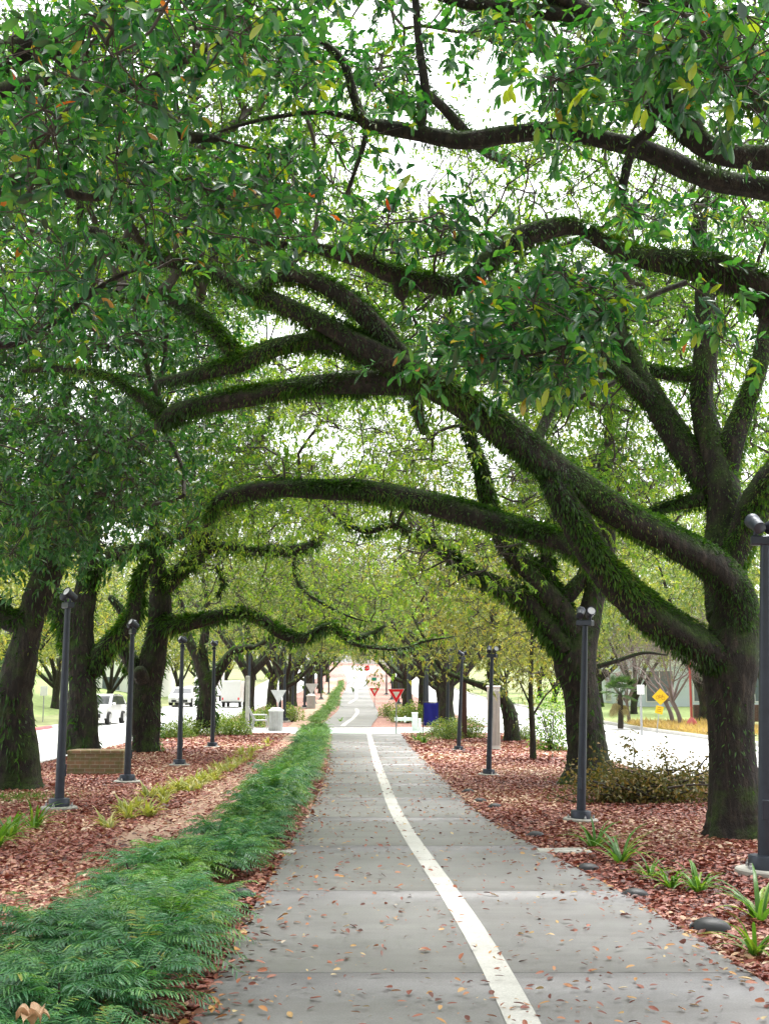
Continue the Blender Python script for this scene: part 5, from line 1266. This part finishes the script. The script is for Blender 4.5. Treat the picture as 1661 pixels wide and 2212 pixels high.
def make_truck(label, loc, rz, s=1.0):
    root = thing('delivery_van', loc, label, 'van'); root.rotation_euler = (0, 0, rz); root.scale = (s,) * 3
    MB().box(-3.2, 1.1, -1.0, 1.0, .55, 2.75, bev=.06).build('cargo_box', M['carpaint'], root)
    m = MB(); pr_ = [(1.12, .5), (2.5, .5), (2.55, .95), (2.3, 1.2), (1.85, 2.05), (1.12, 2.15)]
    V = [(x, -.92, z) for x, z in pr_] + [(x, .92, z) for x, z in pr_]; n = 6
    m.add(V, [tuple(range(n)), tuple(range(2 * n - 1, n - 1, -1))] + [(i, i + n, (i + 1) % n + n, (i + 1) % n) for i in range(n)]); m.build('cab', M['carpaint'], root)
    MB().add([(2.295, -.8, 1.24), (2.295, .8, 1.24), (1.90, .74, 1.99), (1.90, -.74, 1.99), (2.27, -.8, 1.22), (2.27, .8, 1.22), (1.87, .74, 1.97), (1.87, -.74, 1.97)], [(0, 1, 2, 3), (7, 6, 5, 4), (0, 4, 5, 1), (2, 6, 7, 3)]).build('windscreen', M['glass'], root)
    MB().box(2.53, 2.575, -.6, .6, .62, .9, bev=.02).build('grille', M['black'], root)
    MB().box(-3.215, -3.202, -.9, -.012, .7, 2.6, bev=.004).build('rear_door', M['carpaint'], root); MB().box(-3.215, -3.202, .012, .9, .7, 2.6, bev=.004).build('rear_door', M['carpaint'], root)
    MB().box(-3.3, -3.202, -.95, .95, .45, .58, bev=.02).build('rear_bumper', M['black'], root)
    for sg in (-1, 1):
        MB().box(-3.23, -3.216, .82 * sg - .07, .82 * sg + .07, .75, 1.0, bev=.004).build('tail_light', M['red'], root)
        MB().box(2.45, 2.57, .76 * sg - .12, .76 * sg + .12, .68, .86, bev=.02).build('headlight', M['light'], root)
        MB().box(1.3, 2.0, .925 * sg - .006, .925 * sg + .006, 1.25, 1.9).build('side_window', M['glass'], root)
        for x in (1.75, -2.1):
            wo = MB().lathe([(.25, -.13), (.38, -.13), (.41, -.1), (.41, .1), (.38, .13), (.25, .13)], 22, (x, .86 * sg, .41), (0, 1, 0)).build('wheel', M['tyre'], root, True)
            MB().lathe([(.03, 0), (.25, 0), (.05, .03)], 14, (x, .86 * sg + .12 * sg, .41), (0, sg, 0)).build('rim', M['rim'], wo)
    return root
make_truck('tall white box van parked behind the white cars up the street', street(-14.1, 113), R(-90), 1.05)
make_truck('white box truck in the near lane seen between lamps beside the slender forked oak', street(-9.9, 96), R(90), .74)

# ------------------------------------------------------------------ buildings and walls beyond the streets
def building(name, label, x0, x1, y0, y1, h, mat, floors, bays, band=True):
    root = thing(name, (x0, y0, 0), label, 'building'); W_, D_ = x1 - x0, y1 - y0
    m = MB().box(0, W_, 0, D_, -.3, h); m.build('wall', M[mat], root)
    MB().box(-.2, W_ + .2, -.2, D_ + .2, h + .002, h + .45, bev=.04).build('roof', M['white'], root)
    fh = h / floors
    for f in range(floors):
        if band and f: MB().box(-.12, W_ + .12, -.12, -.003, f * fh - .25, f * fh + .25, bev=.03).build('floor_band', M['white'], root)
        for k in range(bays):
            c = (k + .5) * W_ / bays; ww = W_ / bays * .28
            fr = MB(); a, b, z0, z1 = c - ww, c + ww, f * fh + .9, (f + 1) * fh - .6
            fr.box(a - .08, a, -.06, .05, z0 - .08, z1 + .08); fr.box(b, b + .08, -.06, .05, z0 - .08, z1 + .08); fr.box(a, b, -.06, .05, z0 - .08, z0); fr.box(a, b, -.06, .05, z1, z1 + .08); fr.box(c - .03, c + .03, -.05, .04, z0, z1)
            w_ = fr.build('window', M['white'], root); MB().box(a, b, -.02, -.004, z0, z1).build('pane', M['winglass'], w_)
        nb = max(2, int(D_ / 4))
        for k in range(nb):
            c = (k + .5) * D_ / nb; ww = D_ / nb * .26; z0, z1 = f * fh + .9, (f + 1) * fh - .6; a, b = c - ww, c + ww
            fr = MB(); fr.box(-.06, .05, a - .08, a, z0 - .08, z1 + .08); fr.box(-.06, .05, b, b + .08, z0 - .08, z1 + .08); fr.box(-.06, .05, a, b, z0 - .08, z0); fr.box(-.06, .05, a, b, z1, z1 + .08)
            w_ = fr.build('window', M['white'], root); MB().box(-.02, -.004, a, b, z0, z1).build('pane', M['winglass'], w_)
    return root
building('office_building', 'beige building with white bands glimpsed beside the largest lamp post', 17.5, 36, 40, 54, 12, 'beige', 3, 5)
building('white_building', 'pale bluish low building across the street behind the bare trees', 19, 44, 92, 110, 7.5, 'paleblue', 2, 7)
hb = building('white_house', 'small white house closing the view at the top of the hill', -7.5, 1.5, 288, 296, 4.2, 'white', 1, 4, False); hb.location.z = float(g(288))
hb2 = building('white_house', 'pale house across the street far up the hill among yellow trees', -31, -22, 118, 128, 5.5, 'white', 2, 3, False); hb2.location.z = float(g(118))
root = MB().box(0, 14, -.15, .15, -.2, .95, bev=.02).build('garden_wall', M['darkbrick'], None); root.location = (16.2, 64, 0); root['label'] = 'low dark brick wall across the street behind the red pole'; root['category'] = 'wall'
